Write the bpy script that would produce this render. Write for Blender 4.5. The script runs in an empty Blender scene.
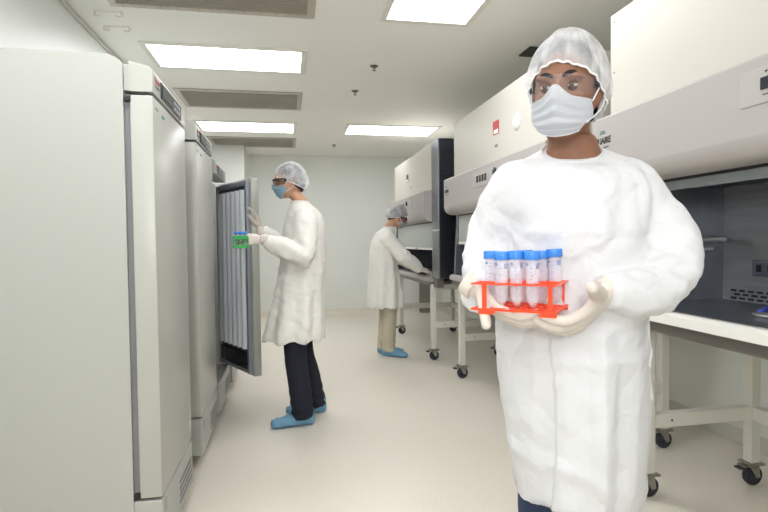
import bpy, bmesh, math, random
import numpy as np
from mathutils import Vector, Matrix, Quaternion
V = Vector
random.seed(4)
scn = bpy.context.scene
COL = scn.collection

# ------------------------------------------------------------------ camera
F = 520.0
HC = 1.3
yaw = math.atan(95/F)
pitch = math.atan(15.6/math.hypot(F, 95))
roll = -0.012
fw = V((math.sin(yaw)*math.cos(pitch), math.cos(yaw)*math.cos(pitch), -math.sin(pitch)))
rt0 = fw.cross(V((0, 0, 1))).normalized()
up0 = rt0.cross(fw)
rt = rt0*math.cos(roll)+up0*math.sin(roll)
up = -rt0*math.sin(roll)+up0*math.cos(roll)
CAMP = V((0, 0, HC))
cd = bpy.data.cameras.new('camera')
cam = bpy.data.objects.new('camera', cd)
COL.objects.link(cam)
cam.matrix_world = Matrix(((rt.x, up.x, -fw.x, 0), (rt.y, up.y, -fw.y, 0), (rt.z, up.z, -fw.z, HC), (0, 0, 0, 1)))
cd.sensor_width = 36
cd.lens = F/768*36
cd.clip_start = 0.02
scn.camera = cam


def W(px, py, d):
    """world point seen at a photo position, d metres in front of the camera"""
    return CAMP+(fw*F+rt*(px-384)-up*(py-256))*(d/F)


# ------------------------------------------------------------------ materials
def srgb(r, g, b):
    def c(v):
        v /= 255
        return v/12.92 if v < .04045 else ((v+.055)/1.055)**2.4
    return (c(r), c(g), c(b), 1)


def mat(name, col, rough=.5, metal=0, spec=.5, noise=None, bump=None, **kw):
    m = bpy.data.materials.new(name)
    m.use_nodes = True
    nt = m.node_tree
    b = nt.nodes['Principled BSDF']
    b.inputs['Base Color'].default_value = col
    b.inputs['Roughness'].default_value = rough
    b.inputs['Metallic'].default_value = metal
    b.inputs['Specular IOR Level'].default_value = spec
    for k, v in kw.items():
        b.inputs[k.replace('_', ' ')].default_value = v
    tc = nt.nodes.new('ShaderNodeTexCoord')
    if noise:
        sc_, amt, stretch = noise
        mp = nt.nodes.new('ShaderNodeMapping')
        mp.inputs['Scale'].default_value = stretch
        nt.links.new(tc.outputs['Object'], mp.inputs['Vector'])
        n = nt.nodes.new('ShaderNodeTexNoise')
        n.inputs['Scale'].default_value = sc_
        n.inputs['Detail'].default_value = 4
        nt.links.new(mp.outputs['Vector'], n.inputs['Vector'])
        r = nt.nodes.new('ShaderNodeMapRange')
        r.inputs['From Min'].default_value = .3
        r.inputs['From Max'].default_value = .7
        r.inputs['To Min'].default_value = 1-amt
        r.inputs['To Max'].default_value = 1+amt
        nt.links.new(n.outputs['Fac'], r.inputs['Value'])
        mx = nt.nodes.new('ShaderNodeVectorMath')
        mx.operation = 'SCALE'
        mx.inputs[0].default_value = col[:3]
        nt.links.new(r.outputs['Result'], mx.inputs['Scale'])
        nt.links.new(mx.outputs['Vector'], b.inputs['Base Color'])
    if bump:
        sc_, strength, dist = bump
        n = nt.nodes.new('ShaderNodeTexNoise')
        n.inputs['Scale'].default_value = sc_
        n.inputs['Detail'].default_value = 3
        nt.links.new(tc.outputs['Object'], n.inputs['Vector'])
        bp = nt.nodes.new('ShaderNodeBump')
        bp.inputs['Strength'].default_value = strength
        bp.inputs['Distance'].default_value = dist
        nt.links.new(n.outputs['Fac'], bp.inputs['Height'])
        nt.links.new(bp.outputs['Normal'], b.inputs['Normal'])
    return m


def see_through(name, col, alpha, rough=.3, noise=None, gloss=.0, transl=0.0):
    """sheet that lets part of the light straight through"""
    m = bpy.data.materials.new(name)
    m.use_nodes = True
    nt = m.node_tree
    nt.nodes.clear()
    out = nt.nodes.new('ShaderNodeOutputMaterial')
    mix = nt.nodes.new('ShaderNodeMixShader')
    tr = nt.nodes.new('ShaderNodeBsdfTransparent')
    b = nt.nodes.new('ShaderNodeBsdfPrincipled')
    b.inputs['Base Color'].default_value = col
    b.inputs['Roughness'].default_value = rough
    mix.inputs[0].default_value = alpha
    if noise:
        tc = nt.nodes.new('ShaderNodeTexCoord')
        n = nt.nodes.new('ShaderNodeTexNoise')
        n.inputs['Scale'].default_value = noise[0]
        n.inputs['Detail'].default_value = 4
        nt.links.new(tc.outputs['Object'], n.inputs['Vector'])
        r = nt.nodes.new('ShaderNodeMapRange')
        r.inputs['From Min'].default_value = .35
        r.inputs['From Max'].default_value = .65
        r.inputs['To Min'].default_value = alpha-noise[1]
        r.inputs['To Max'].default_value = alpha+noise[1]
        nt.links.new(n.outputs['Fac'], r.inputs['Value'])
        nt.links.new(r.outputs['Result'], mix.inputs[0])
    nt.links.new(tr.outputs[0], mix.inputs[1])
    nt.links.new(b.outputs[0], mix.inputs[2])
    nt.links.new(mix.outputs[0], out.inputs['Surface'])
    return m


def emis(name, col, s):
    m = bpy.data.materials.new(name)
    m.use_nodes = True
    nt = m.node_tree
    nt.nodes.clear()
    out = nt.nodes.new('ShaderNodeOutputMaterial')
    e = nt.nodes.new('ShaderNodeEmission')
    e.inputs['Color'].default_value = col
    e.inputs['Strength'].default_value = s
    nt.links.new(e.outputs[0], out.inputs['Surface'])
    return m


M = {}
M['wall'] = mat('painted_wall', srgb(226, 228, 224), .4, noise=(1.5, .015, (1, 1, 1)))
M['ceiling'] = mat('ceiling_paint', srgb(240, 239, 234), .6, noise=(2, .012, (1, 1, 1)))
M['trim'] = mat('trim_paint', srgb(205, 203, 194), .5)
M['baseboard'] = mat('cove_vinyl', srgb(222, 216, 202), .5)
M['freezer'] = mat('enamel_grey', srgb(174, 175, 170), .4, noise=(1.2, .012, (1, 1, 1)))
M['door'] = mat('enamel_door', srgb(176, 176, 170), .34, noise=(1.2, .012, (1, 1, 1)))
M['gasket'] = mat('gasket_grey', srgb(120, 120, 124), .7)
M['black'] = mat('black_plastic', srgb(22, 22, 24), .4)
M['display'] = mat('display_black', srgb(30, 34, 40), .15)
M['lcd'] = mat('lcd_grey', srgb(74, 84, 92), .15)
M['button'] = mat('button_grey', srgb(150, 155, 158), .4)
M['red_print'] = mat('red_print', srgb(190, 70, 70), .5)
M['grey_print'] = mat('grey_print', srgb(120, 120, 120), .5)
M['teal_print'] = mat('teal_print', srgb(40, 120, 115), .5)
M['blue_print'] = mat('blue_print', srgb(70, 100, 160), .5)
M['black_print'] = mat('black_print', srgb(25, 25, 28), .5)
M['tube_print'] = mat('tube_print', srgb(95, 120, 185), .5)
M['cream'] = mat('cream_enamel', srgb(200, 196, 187), .42, noise=(1.0, .012, (1, 1, 1)))
M['cowl'] = mat('taupe_enamel', srgb(172, 167, 164), .42, noise=(1.0, .01, (1, 1, 1)))
M['cpanel'] = mat('control_plate', srgb(176, 171, 168), .4)
M['steel'] = mat('brushed_steel', srgb(150, 153, 160), .28, metal=1, noise=(6, .10, (1, 1, 14)))
M['dimsteel'] = mat('dim_reflection_steel', srgb(84, 88, 98), .34, metal=1, noise=(4, .12, (1, 1, 10)))  # stainless steel with its dim reflection darkened into the colour
M['innersteel'] = mat('inner_steel', srgb(148, 148, 150), .30, metal=.45, noise=(4, .12, (1, 1, 10)))
M['sidesteel'] = mat('side_steel', srgb(120, 125, 134), .26, metal=.6, noise=(3, .12, (6, 1, .6)))
M['chrome'] = mat('chrome', srgb(225, 225, 225), .3, metal=.75)
M['stand'] = mat('stand_paint', srgb(214, 212, 203), .45)
M['airfoil'] = mat('airfoil_white', srgb(224, 222, 216), .35)
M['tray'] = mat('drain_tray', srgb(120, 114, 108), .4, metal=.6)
M['rubber'] = mat('wheel_rubber', srgb(44, 46, 58), .55)
M['zinc'] = mat('zinc_fork', srgb(170, 168, 160), .3, metal=1)
M['sash'] = see_through('sash_glass', srgb(196, 205, 206), .24, .04)
M['sash_reflection'] = see_through('sash_painted_reflection', srgb(198, 204, 200), .78, .1)  # pale, nearly opaque colour stands in for the reflection on the sash glass
M['vent'] = mat('vent_metal', srgb(168, 162, 150), .45, metal=.3, noise=(3, .08, (1, 1, 1)))
M['ventframe'] = mat('vent_frame_metal', srgb(185, 178, 166), .35, metal=.6, noise=(5, .1, (8, 1, 1)))
M['light_frame'] = mat('light_frame_white', srgb(224, 222, 214), .45)
M['light'] = emis('lit_diffuser', (.97, .985, 1.0, 1), 11.0)
M['sprinkler'] = mat('sprinkler_metal', srgb(125, 122, 115), .3, metal=.8)
M['bracket'] = mat('bracket_white', srgb(228, 222, 214), .5)
M['plate'] = mat('white_plastic', srgb(232, 230, 224), .4)
M['gown'] = mat('gown_white', srgb(209, 209, 212), .68, spec=.3, bump=(260, .12, .002))
nt = M['gown'].node_tree
b_ = nt.nodes['Principled BSDF']
old = b_.inputs['Normal'].links[0].from_node
tcn = nt.nodes.new('ShaderNodeTexCoord')
prev = old
for sc_v, dist_v, st_v in ((5.0, .012, .55), (13.0, .005, .35)):
    nz = nt.nodes.new('ShaderNodeTexNoise')
    nz.inputs['Scale'].default_value = sc_v*.8
    nt.links.new(tcn.outputs['Object'], nz.inputs['Vector'])
    ad = nt.nodes.new('ShaderNodeVectorMath')
    ad.operation = 'MULTIPLY_ADD'
    ad.inputs[1].default_value = (.12, .12, .12)
    nt.links.new(nz.outputs['Color'], ad.inputs[0])
    nt.links.new(tcn.outputs['Object'], ad.inputs[2])
    vr = nt.nodes.new('ShaderNodeTexVoronoi')
    vr.feature = 'DISTANCE_TO_EDGE'
    vr.inputs['Scale'].default_value = sc_v
    nt.links.new(ad.outputs['Vector'], vr.inputs['Vector'])
    mr = nt.nodes.new('ShaderNodeMapRange')
    mr.inputs['From Max'].default_value = .35
    nt.links.new(vr.outputs['Distance'], mr.inputs['Value'])
    bp = nt.nodes.new('ShaderNodeBump')
    bp.inputs['Strength'].default_value = st_v
    bp.inputs['Distance'].default_value = dist_v
    nt.links.new(mr.outputs['Result'], bp.inputs['Height'])
    nt.links.new(prev.outputs['Normal'], bp.inputs['Normal'])
    prev = bp
nt.links.new(prev.outputs['Normal'], b_.inputs['Normal'])
M['gown_warm'] = mat('gown_cloth', srgb(228, 226, 221), .8, spec=.2, bump=(160, .15, .003))
M['cap'] = see_through('cap_nonwoven', srgb(240, 240, 244), .38, .8, noise=(22, .10))
M['cap_band'] = see_through('cap_band', srgb(245, 244, 246), .8, .8)
M['mask_white'] = mat('mask_white', srgb(228, 232, 238), .8, spec=.2, bump=(300, .1, .001))
M['mask_blue'] = mat('mask_blue', srgb(168, 200, 216), .8, spec=.2, bump=(300, .1, .001))
M['mask_pale'] = mat('mask_pale', srgb(205, 210, 212), .8, spec=.2)
M['loop'] = mat('ear_loop_white', srgb(214, 216, 222), .8)
M['glove'] = mat('latex_glove', srgb(208, 198, 190), .5, spec=.35, bump=(90, .15, .003))
M['skin'] = mat('skin_brown', srgb(132, 92, 72), .5, spec=.35, noise=(30, .05, (1, 1, 1)))
M['skin_tan'] = mat('skin_tan', srgb(192, 146, 120), .5, spec=.35, noise=(30, .05, (1, 1, 1)))
M['hair'] = mat('black_hair', srgb(26, 24, 26), .6, noise=(90, .3, (1, 1, .2)))
M['hair_grey'] = mat('dark_grey_hair', srgb(54, 56, 68), .6, noise=(90, .3, (1, 1, .2)))
M['eye_white'] = mat('eye_white', srgb(196, 186, 178), .2)
M['iris'] = mat('iris_brown', srgb(42, 26, 18), .15)
M['brow'] = mat('eyebrow_hair', srgb(24, 17, 14), .8)
M['lens'] = see_through('clear_lens', srgb(215, 228, 238), .06, .05)
M['lens_dark'] = see_through('grey_lens', srgb(60, 54, 52), .38, .08)
M['temple'] = mat('temple_black', srgb(26, 26, 32), .3)
M['jeans'] = mat('denim_navy', srgb(34, 48, 78), .8, noise=(120, .2, (1, 1, 1)))
M['navy'] = mat('navy_cloth', srgb(24, 26, 42), .85, noise=(60, .15, (1, 1, 1)), bump=(40, .2, .01))
M['khaki'] = mat('khaki_cloth', srgb(186, 178, 156), .85, noise=(60, .05, (1, 1, 1)), bump=(40, .2, .01))
M['shoe_blue'] = mat('shoe_cover_blue', srgb(110, 158, 188), .7, bump=(60, .6, .01))
M['rack_red'] = mat('rack_orange_red', srgb(248, 72, 34), .4, Subsurface_Weight=.15)
M['cap_blue'] = mat('cap_blue', srgb(58, 132, 220), .4)
M['tube'] = see_through('tube_plastic', srgb(238, 238, 246), .27, .12)
M['rack_green'] = mat('rack_green', srgb(34, 160, 76), .45)
M['rib'] = mat('door_liner_grey', srgb(226, 230, 236), .35)
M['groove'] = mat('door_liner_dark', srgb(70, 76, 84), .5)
M['liner_frame'] = mat('door_liner_frame', srgb(150, 156, 164), .35, metal=.3)
M['darkbin'] = mat('dark_grey_board', srgb(120, 116, 108), .6)
M['whitebox'] = mat('white_panel', srgb(222, 222, 222), .5)
M['interior'] = mat('freezer_interior', srgb(110, 116, 124), .4)
M['purple'] = mat('dark_purple_rack', srgb(70, 76, 110), .4)
M['pale_tray'] = mat('pale_tray', srgb(205, 198, 186), .5)
M['blue_item'] = mat('blue_plastic', srgb(60, 80, 190), .4)

# floor: pale speckled vinyl
m = mat('speckled_vinyl', srgb(222, 215, 203), .34, spec=.4)
nt = m.node_tree
bs = nt.nodes['Principled BSDF']
tc = nt.nodes.new('ShaderNodeTexCoord')
vo = nt.nodes.new('ShaderNodeTexNoise')
vo.inputs['Scale'].default_value = 140
vo.inputs['Detail'].default_value = 2
nt.links.new(tc.outputs['Object'], vo.inputs['Vector'])
cr = nt.nodes.new('ShaderNodeValToRGB')
cr.color_ramp.elements[0].position = .36
cr.color_ramp.elements[0].color = srgb(212, 204, 190)
cr.color_ramp.elements[1].position = .5
cr.color_ramp.elements[1].color = srgb(222, 215, 203)
e = cr.color_ramp.elements.new(.66)
e.color = srgb(229, 223, 212)
nt.links.new(vo.outputs['Fac'], cr.inputs['Fac'])
nt.links.new(cr.outputs['Color'], bs.inputs['Base Color'])
M['floor'] = m


# ------------------------------------------------------------------ mesh helpers
class MB:
    def __init__(s):
        s.bm = bmesh.new()

    def box(s, a, b, bev=0, seg=2, rot=None, at=None):
        t = bmesh.new()
        bmesh.ops.create_cube(t, size=1)
        c = (V(a)+V(b))/2
        d = V(b)-V(a)
        for v in t.verts:
            v.co = V((v.co.x*abs(d.x), v.co.y*abs(d.y), v.co.z*abs(d.z)))
        if bev:
            bmesh.ops.bevel(t, geom=t.edges[:], offset=bev, segments=seg, affect='EDGES', profile=.5)
        for v in t.verts:
            v.co += c
            if rot is not None:
                p = V(at) if at is not None else c
                v.co = rot @ (v.co-p)+p
        s.merge(t)
        return s

    def merge(s, t):
        me = bpy.data.meshes.new('tmp')
        t.to_mesh(me)
        t.free()
        s.bm.from_mesh(me)
        bpy.data.meshes.remove(me)

    def cyl(s, a, b, r, r2=None, n=20):
        a, b = V(a), V(b)
        return s.loft([sec(a, b-a, r), sec(b, b-a, r if r2 is None else r2)], n=n, k=1)

    def lathe(s, prof, n=28, c=(0, 0, 0), axis=None, mod=None):
        """prof: list of (radius, height)"""
        q = V((0, 0, 1)).rotation_difference(V(axis)) if axis is not None else None
        rings = []
        c = V(c)
        for r, h in prof:
            ring = []
            for i in range(n):
                a = 2*math.pi*i/n
                rr = r*(mod(a) if mod else 1)
                p = V((rr*math.cos(a), rr*math.sin(a), h))
                if q:
                    p = q @ p
                ring.append(s.bm.verts.new(c+p))
            rings.append(ring)
        for A, B in zip(rings, rings[1:]):
            for i in range(n):
                s.bm.faces.new((A[i], A[(i+1) % n], B[(i+1) % n], B[i]))
        if prof[0][0] > 1e-6:
            s.bm.faces.new(rings[0][::-1])
        if prof[-1][0] > 1e-6:
            s.bm.faces.new(rings[-1])
        bmesh.ops.remove_doubles(s.bm, verts=rings[0]+rings[-1], dist=1e-6)
        return s

    def prism(s, prof, axis, a, b):
        """extrude a closed 2D profile along axis ('x','y','z') from a to b"""
        def mk(p, t):
            return {'x': (t, p[0], p[1]), 'y': (p[0], t, p[1]), 'z': (p[0], p[1], t)}[axis]
        A = [s.bm.verts.new(mk(p, a)) for p in prof]
        B = [s.bm.verts.new(mk(p, b)) for p in prof]
        n = len(prof)
        fs = [s.bm.faces.new((A[i], A[(i+1) % n], B[(i+1) % n], B[i])) for i in range(n)]
        fs += [s.bm.faces.new(A[::-1]), s.bm.faces.new(B)]
        bmesh.ops.recalc_face_normals(s.bm, faces=fs)
        return s

    def loft(s, secs, n=24, k=4, cap=True):
        """secs: list of (centre, axis1, axis2) - catmull-rom through elliptical sections"""
        S = secs
        if k > 1 and len(S) > 1:
            out = []
            for i in range(len(S)-1):
                p0, p1, p2, p3 = S[max(i-1, 0)], S[i], S[i+1], S[min(i+2, len(S)-1)]
                for j in range(k):
                    t = j/k
                    out.append(tuple(.5*((2*p1[q])+(p2[q]-p0[q])*t+(2*p0[q]-5*p1[q]+4*p2[q]-p3[q])*t*t +
                                         (3*p1[q]-p0[q]-3*p2[q]+p3[q])*t**3) for q in range(3)))
            out.append(S[-1])
            S = out
        rings = []
        for c, u, w in S:
            rings.append([s.bm.verts.new(c+u*math.cos(2*math.pi*i/n)+w*math.sin(2*math.pi*i/n)) for i in range(n)])
        fs = []
        for A, B in zip(rings, rings[1:]):
            for i in range(n):
                fs.append(s.bm.faces.new((A[i], A[(i+1) % n], B[(i+1) % n], B[i])))
        if cap:
            fs.append(s.bm.faces.new(rings[0][::-1]))
            fs.append(s.bm.faces.new(rings[-1]))
        bmesh.ops.recalc_face_normals(s.bm, faces=fs)
        return s

    def tube(s, pts, rad, n=14, k=4, cap=True):
        """round limb through points; rad one value or one per point"""
        pts = [V(p) for p in pts]
        if not isinstance(rad, (list, tuple)):
            rad = [rad]*len(pts)
        tang = []
        for i in range(len(pts)):
            a, b = pts[max(i-1, 0)], pts[min(i+1, len(pts)-1)]
            tang.append((b-a).normalized())
        ref = tang[0].orthogonal().normalized()
        secs = []
        for p, t, r in zip(pts, tang, rad):
            ref = (ref-t*ref.dot(t)).normalized()
            secs.append((p, ref*r, t.cross(ref)*r))
        return s.loft(secs, n=n, k=k, cap=cap)

    def capsule(s, pts, rad, n=14, k=3):
        """tube with rounded ends"""
        s.tube(pts, rad, n, k)
        if not isinstance(rad, (list, tuple)):
            rad = [rad]*len(pts)
        s.ball(pts[0], (rad[0]*.995,)*3)
        s.ball(pts[-1], (rad[-1]*.995,)*3)
        return s

    def ball(s, c, r, ax=None, u=20, v=14):
        t = bmesh.new()
        bmesh.ops.create_uvsphere(t, u_segments=u, v_segments=v, radius=1)
        for w in t.verts:
            p = V((w.co.x*r[0], w.co.y*r[1], w.co.z*r[2]))
            if ax:
                p = ax[0]*p.x+ax[1]*p.y+ax[2]*p.z
            w.co = p+V(c)
        s.merge(t)
        return s

    def grid(s, fn, nu, nv, closed_u=False):
        vs = [[s.bm.verts.new(fn(i/(nu if closed_u else nu-1), j/(nv-1))) for j in range(nv)] for i in range(nu)]
        for i in range(nu if closed_u else nu-1):
            for j in range(nv-1):
                i2 = (i+1) % nu
                s.bm.faces.new((vs[i][j], vs[i2][j], vs[i2][j+1], vs[i][j+1]))
        return s

    def build(s, name, m, parent=None, smooth=False, angle=None, solid=None, shift=None):
        if solid:
            bmesh.ops.solidify(s.bm, geom=s.bm.faces[:], thickness=solid)
        if shift is not None:
            for v in s.bm.verts:
                v.co -= shift
        bmesh.ops.recalc_face_normals(s.bm, faces=s.bm.faces[:])
        me = bpy.data.meshes.new(name)
        s.bm.to_mesh(me)
        s.bm.free()
        return link(me, name, m, parent, smooth, angle)


def sec(c, d, r):
    d = V(d).normalized()
    o = d.orthogonal().normalized()
    return (V(c), o*r, d.cross(o)*r)


def link(me, name, m, parent=None, smooth=False, angle=35):
    me.materials.clear()
    me.materials.append(m)
    if smooth:
        me.polygons.foreach_set('use_smooth', [True]*len(me.polygons))
        if angle:
            try:
                me.set_sharp_from_angle(angle=math.radians(angle))
            except Exception:
                pass
    o = bpy.data.objects.new(name, me)
    COL.objects.link(o)
    if parent:
        o.parent = parent
    return o


def thing(name, label, cat, loc=(0, 0, 0), rz=0, group=None):
    o = bpy.data.objects.new(name, None)
    o.empty_display_size = .1
    COL.objects.link(o)
    o.location = loc
    o.rotation_euler = (0, 0, rz)
    return tag(o, label, cat, group)


def tag(o, label=None, cat=None, group=None, kind=None):
    if label:
        o['label'] = label
    if cat:
        o['category'] = cat
    if group:
        o['group'] = group
    if kind:
        o['kind'] = kind
    return o


def kids(o):
    return [c for c in COL.objects if c.parent == o]


def dup(root, loc, label=None, group=None, rz=None, skip=()):
    r = root.copy()
    COL.objects.link(r)
    r.location = loc
    if rz is not None:
        r.rotation_euler = (0, 0, rz)
    if label:
        r['label'] = label
    if group:
        r['group'] = group

    def rec(src, dst):
        for ch in kids(src):
            if ch.name.split('.')[0] in skip:
                continue
            c = ch.copy()
            COL.objects.link(c)
            c.parent = dst
            rec(ch, c)
    rec(root, r)
    return r


def text(s, size, name, m, parent, mtx, bold=False):
    cu = bpy.data.curves.new('t', 'FONT')
    cu.body = s
    cu.size = size
    cu.extrude = .0006
    cu.align_x = 'CENTER'
    cu.align_y = 'CENTER'
    if bold:
        cu.offset = size*.035
    o = bpy.data.objects.new('t', cu)
    COL.objects.link(o)
    bpy.context.view_layer.update()
    dg = bpy.context.evaluated_depsgraph_get()
    me = bpy.data.meshes.new_from_object(o.evaluated_get(dg))
    bpy.data.objects.remove(o)
    bpy.data.curves.remove(cu)
    me.transform(mtx)
    return link(me, name, m, parent)


def remesh(mb, voxel, smooth=4, fac=.5):
    """fuse overlapping closed shapes into one continuous skin"""
    me = bpy.data.meshes.new('r')
    mb.bm.to_mesh(me)
    mb.bm.free()
    o = bpy.data.objects.new('r', me)
    COL.objects.link(o)
    r = o.modifiers.new('r', 'REMESH')
    r.mode = 'VOXEL'
    r.voxel_size = voxel
    s = o.modifiers.new('s', 'SMOOTH')
    s.factor = fac
    s.iterations = smooth
    bpy.context.view_layer.update()
    dg = bpy.context.evaluated_depsgraph_get()
    out = bpy.data.meshes.new_from_object(o.evaluated_get(dg))
    bpy.data.objects.remove(o)
    bpy.data.meshes.remove(me)
    return out


def coords(me):
    n = len(me.vertices)
    co = np.empty(n*3)
    me.vertices.foreach_get('co', co)
    no = np.empty(n*3)
    me.vertices.foreach_get('normal', no)
    return co.reshape(-1, 3), no.reshape(-1, 3)


def setco(me, co):
    me.vertices.foreach_set('co', co.ravel())
    me.update()


def drop_faces(me, test):
    bm = bmesh.new()
    bm.from_mesh(me)
    fs = [f for f in bm.faces if test(f.calc_center_median(), f.normal)]
    bmesh.ops.delete(bm, geom=fs, context='FACES')
    bm.to_mesh(me)
    bm.free()
    return me


def tri(x):
    return np.abs((x % 1.0)-.5)*4-1


def crumple(P, seed, freq, n=5):
    """piecewise planar fold field, roughly -1..1"""
    r = np.random.RandomState(seed)
    h = np.zeros(len(P))
    for i in range(n):
        d = r.normal(size=3)
        d /= np.linalg.norm(d)
        f = freq*r.uniform(.6, 1.6)
        e = r.normal(size=3)
        warp = .22*np.sin(P@(e*freq*.7)*2*math.pi+r.uniform(0, 6))
        h += tri(P@d*f+r.uniform(0, 1)+warp)/n
    return h


def seg_dist(P, a, b):
    a = np.array(a)
    b = np.array(b)
    d = b-a
    t = np.clip(((P-a)@d)/(d@d), 0, 1)
    return np.linalg.norm(P-(a+t[:, None]*d), axis=1), t


# ------------------------------------------------------------------ room shell
XL, XR, YB, YF, H = -1.34, 2.76, 9.23, -2.6, 2.8


def struct(name, mb, m):
    o = mb.build(name, m)
    o['kind'] = 'structure'
    return o


struct('floor', MB().box((XL-.1, YF-.1, -.1), (XR+.1, YB+.1, 0)), M['floor'])
struct('ceiling', MB().box((XL-.1, YF-.1, H), (XR+.1, YB+.1, H+.1)), M['ceiling'])
struct('wall_left', MB().box((XL-.1, YF, 0), (XL, YB, H)), M['wall'])
struct('wall_right', MB().box((XR, YF, 0), (XR+.1, YB, H)), M['wall'])
struct('wall_back', MB().box((XL, YB, 0), (XR, YB+.1, H)), M['wall'])
struct('wall_front', MB().box((XL, YF-.1, 0), (XR, YF, H)), M['wall'])
struct('wall_chase', MB().box((XL, 8.3, 0), (-.655, YB, H)), M['wall'])
struct('trim_1', MB().box((XL, YF, H-.035), (XL+.018, 8.3, H), .006), M['trim'])
struct('baseboard_back', MB().prism([(YB, 0), (YB-.05, 0), (YB-.03, .012), (YB-.012, .03), (YB-.006, .1), (YB, .1)], 'x', -.655, XR), M['baseboard'])
struct('baseboard_right', MB().box((XR-.006, YF, 0), (XR, YB, .1)), M['trim'])

# ------------------------------------------------------------------ ceiling fittings
def ceiling_light(x0, y0, x1, y1, label, group=None):
    t = thing('ceiling_light', label, 'ceiling light', ((x0+x1)/2, (y0+y1)/2, H), 0, group)
    a, b = (x1-x0)/2, (y1-y0)/2
    f = MB()
    w = .045
    for p, q in (((-a-w, -b-w), (a+w, -b)), ((-a-w, b), (a+w, b+w)), ((-a-w, -b), (-a, b)), ((a, -b), (a+w, b))):
        f.box((p[0], p[1], -.012), (q[0], q[1], 0), .003, 1)
    for sx in (-1, 1):
        for k in range(5):
            f.cyl((sx*(a+w/2), -b+2*b*k/4, -.012), (sx*(a+w/2), -b+2*b*k/4, -.015), .007, n=8)
    f.build('frame', M['light_frame'], t)
    MB().box((-a, -b, -.008), (a, b, -.002)).build('diffuser', M['light'], t)
    return t


ceiling_light(-1.03, 4.19, .123, 4.69, 'bright white ceiling panel light above the nearest freezers, left half of the ceiling')
ceiling_light(-1.09, 6.74, .083, 7.27, 'lit ceiling panel over the far freezers, between two metal vents')
ceiling_light(.80, 6.71, 1.975, 7.27, 'lit ceiling panel above the farthest safety cabinet and the bending worker')
ceiling_light(.675, 2.3, 1.225, 3.48, 'lit ceiling panel turned lengthwise, cut by the top edge, nearest to the standing man')
for i, (x0, y0, x1, y1, lb) in enumerate(((-1.03, 1.45, .123, 1.98, 'lit ceiling panel overhead beside the nearest freezer, out of frame'),
                            (-1.03, -1.2, .123, -.65, 'lit ceiling panel behind the photographer on the left'),
                            (.80, -1.2, 1.975, -.65, 'lit ceiling panel behind the photographer on the right'))):
    ceiling_light(x0, y0, x1, y1, lb)


def ceiling_vent(x0, y0, x1, y1, label):
    t = thing('ceiling_vent', label, 'vent', ((x0+x1)/2, (y0+y1)/2, H), 0, 'ceiling vents')
    a, b = (x1-x0)/2, (y1-y0)/2
    f = MB()
    w = .05
    for p, q in (((-a, -b), (a, -b+w)), ((-a, b-w), (a, b)), ((-a, -b+w), (-a+w, b-w)), ((a-w, -b+w), (a, b-w))):
        f.box((p[0], p[1], -.014), (q[0], q[1], 0), .004, 1)
    for sy in (-1, 1):
        for k in range(6):
            x = -a+.08+(2*a-.16)*k/5
            f.ball((x, sy*(b-w/2), -.014), (.008, .008, .004), u=8, v=6)
    f.build('frame', M['ventframe'], t)
    g = MB()
    g.box((-a+w, -b+w, -.004), (a-w, b-w, 0))
    n = 26
    for k in range(n):
        y = -b+w+(2*b-2*w)*(k+.5)/n
        g.box((-a+w, y-.004, -.009), (a-w, y+.004, -.003))
    g.build('grille', M['vent'], t)
    return t


ceiling_vent(-1.07, 2.87, .192, 3.55, 'metal ceiling vent cut by the top edge, nearest of the vents')
ceiling_vent(-1.08, 5.34, .162, 6.02, 'metal ceiling vent between the two lit panels over the freezers')
ceiling_vent(-1.12, 7.68, .132, 8.42, 'farthest metal ceiling vent, beyond the smaller lit panel on the left')


def sprinkler(x, y, label):
    t = thing('ceiling_sprinkler', label, 'sprinkler', (x, y, H), 0)
    MB().lathe([(.036, 0), (.034, -.006), (.012, -.012), (.009, -.02)], n=18).build('escutcheon', M['sprinkler'], t, True)
    MB().tube([(-.008, 0, -.018), (-.009, 0, -.03), (-.004, 0, -.038)], .003, n=8).tube([(.008, 0, -.018), (.009, 0, -.03), (.004, 0, -.038)], .003, n=8).lathe([(.0, -.043), (.014, -.042), (.014, -.039), (0, -.037)], n=14).build('deflector', M['sprinkler'], t, True)


sprinkler(.746, 4.45, 'small metal sprinkler head in mid ceiling, nearest of the three')
sprinkler(.677, 5.21, 'small metal sprinkler head in mid ceiling, between the other two')
sprinkler(.719, 8.15, 'small metal sprinkler head near the back wall, behind the far lit panel')

for (x, y, lb) in ((-1.12, 3.66, 'small pale ceiling clip pair by the left wall, nearer one'), (-1.14, 3.9, 'small pale ceiling clip pair by the left wall, farther one')):
    t = thing('ceiling_bracket', lb, 'bracket', (x, y, H))
    MB().box((-.085, -.012, -.006), (.085, .012, 0), .002).build('strip', M['bracket'], t)
    for sx in (-1, 1):
        MB().tube([(sx*.075, 0, -.005), (sx*.085, 0, -.022), (sx*.06, 0, -.032), (sx*.045, 0, -.024)], .006, n=8).build('hook', M['bracket'], t, True)

# black ceiling plate with a drop stem
t = thing('ceiling_mount', 'black ceiling plate with short drop stem, just behind the standing man\'s cap', 'mount', (1.97, 3.92, H))
MB().box((-.10, -.10, -.012), (.10, .10, 0), .004).build('mounting_plate', M['black'], t)
MB().cyl((0.02, 0, -.012), (0.02, 0, -.12), .018).ball((.02, 0, -.15), (.045, .045, .05)).build('stem', M['black'], t, True)

# ------------------------------------------------------------------ freezers
FW, FH = .63, 1.99
DT = .084     # door thickness
ZD = 1.775
BX = -.107    # cabinet front, behind the door and gasket


def text_m(x, y, z, sx=1, rx=90, rz=90):
    return Matrix.Translation((x, y, z)) @ Matrix.Rotation(math.radians(rz), 4, 'Z') @ Matrix.Rotation(math.radians(rx), 4, 'X') @ Matrix.Diagonal((sx, 1, 1, 1))


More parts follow.
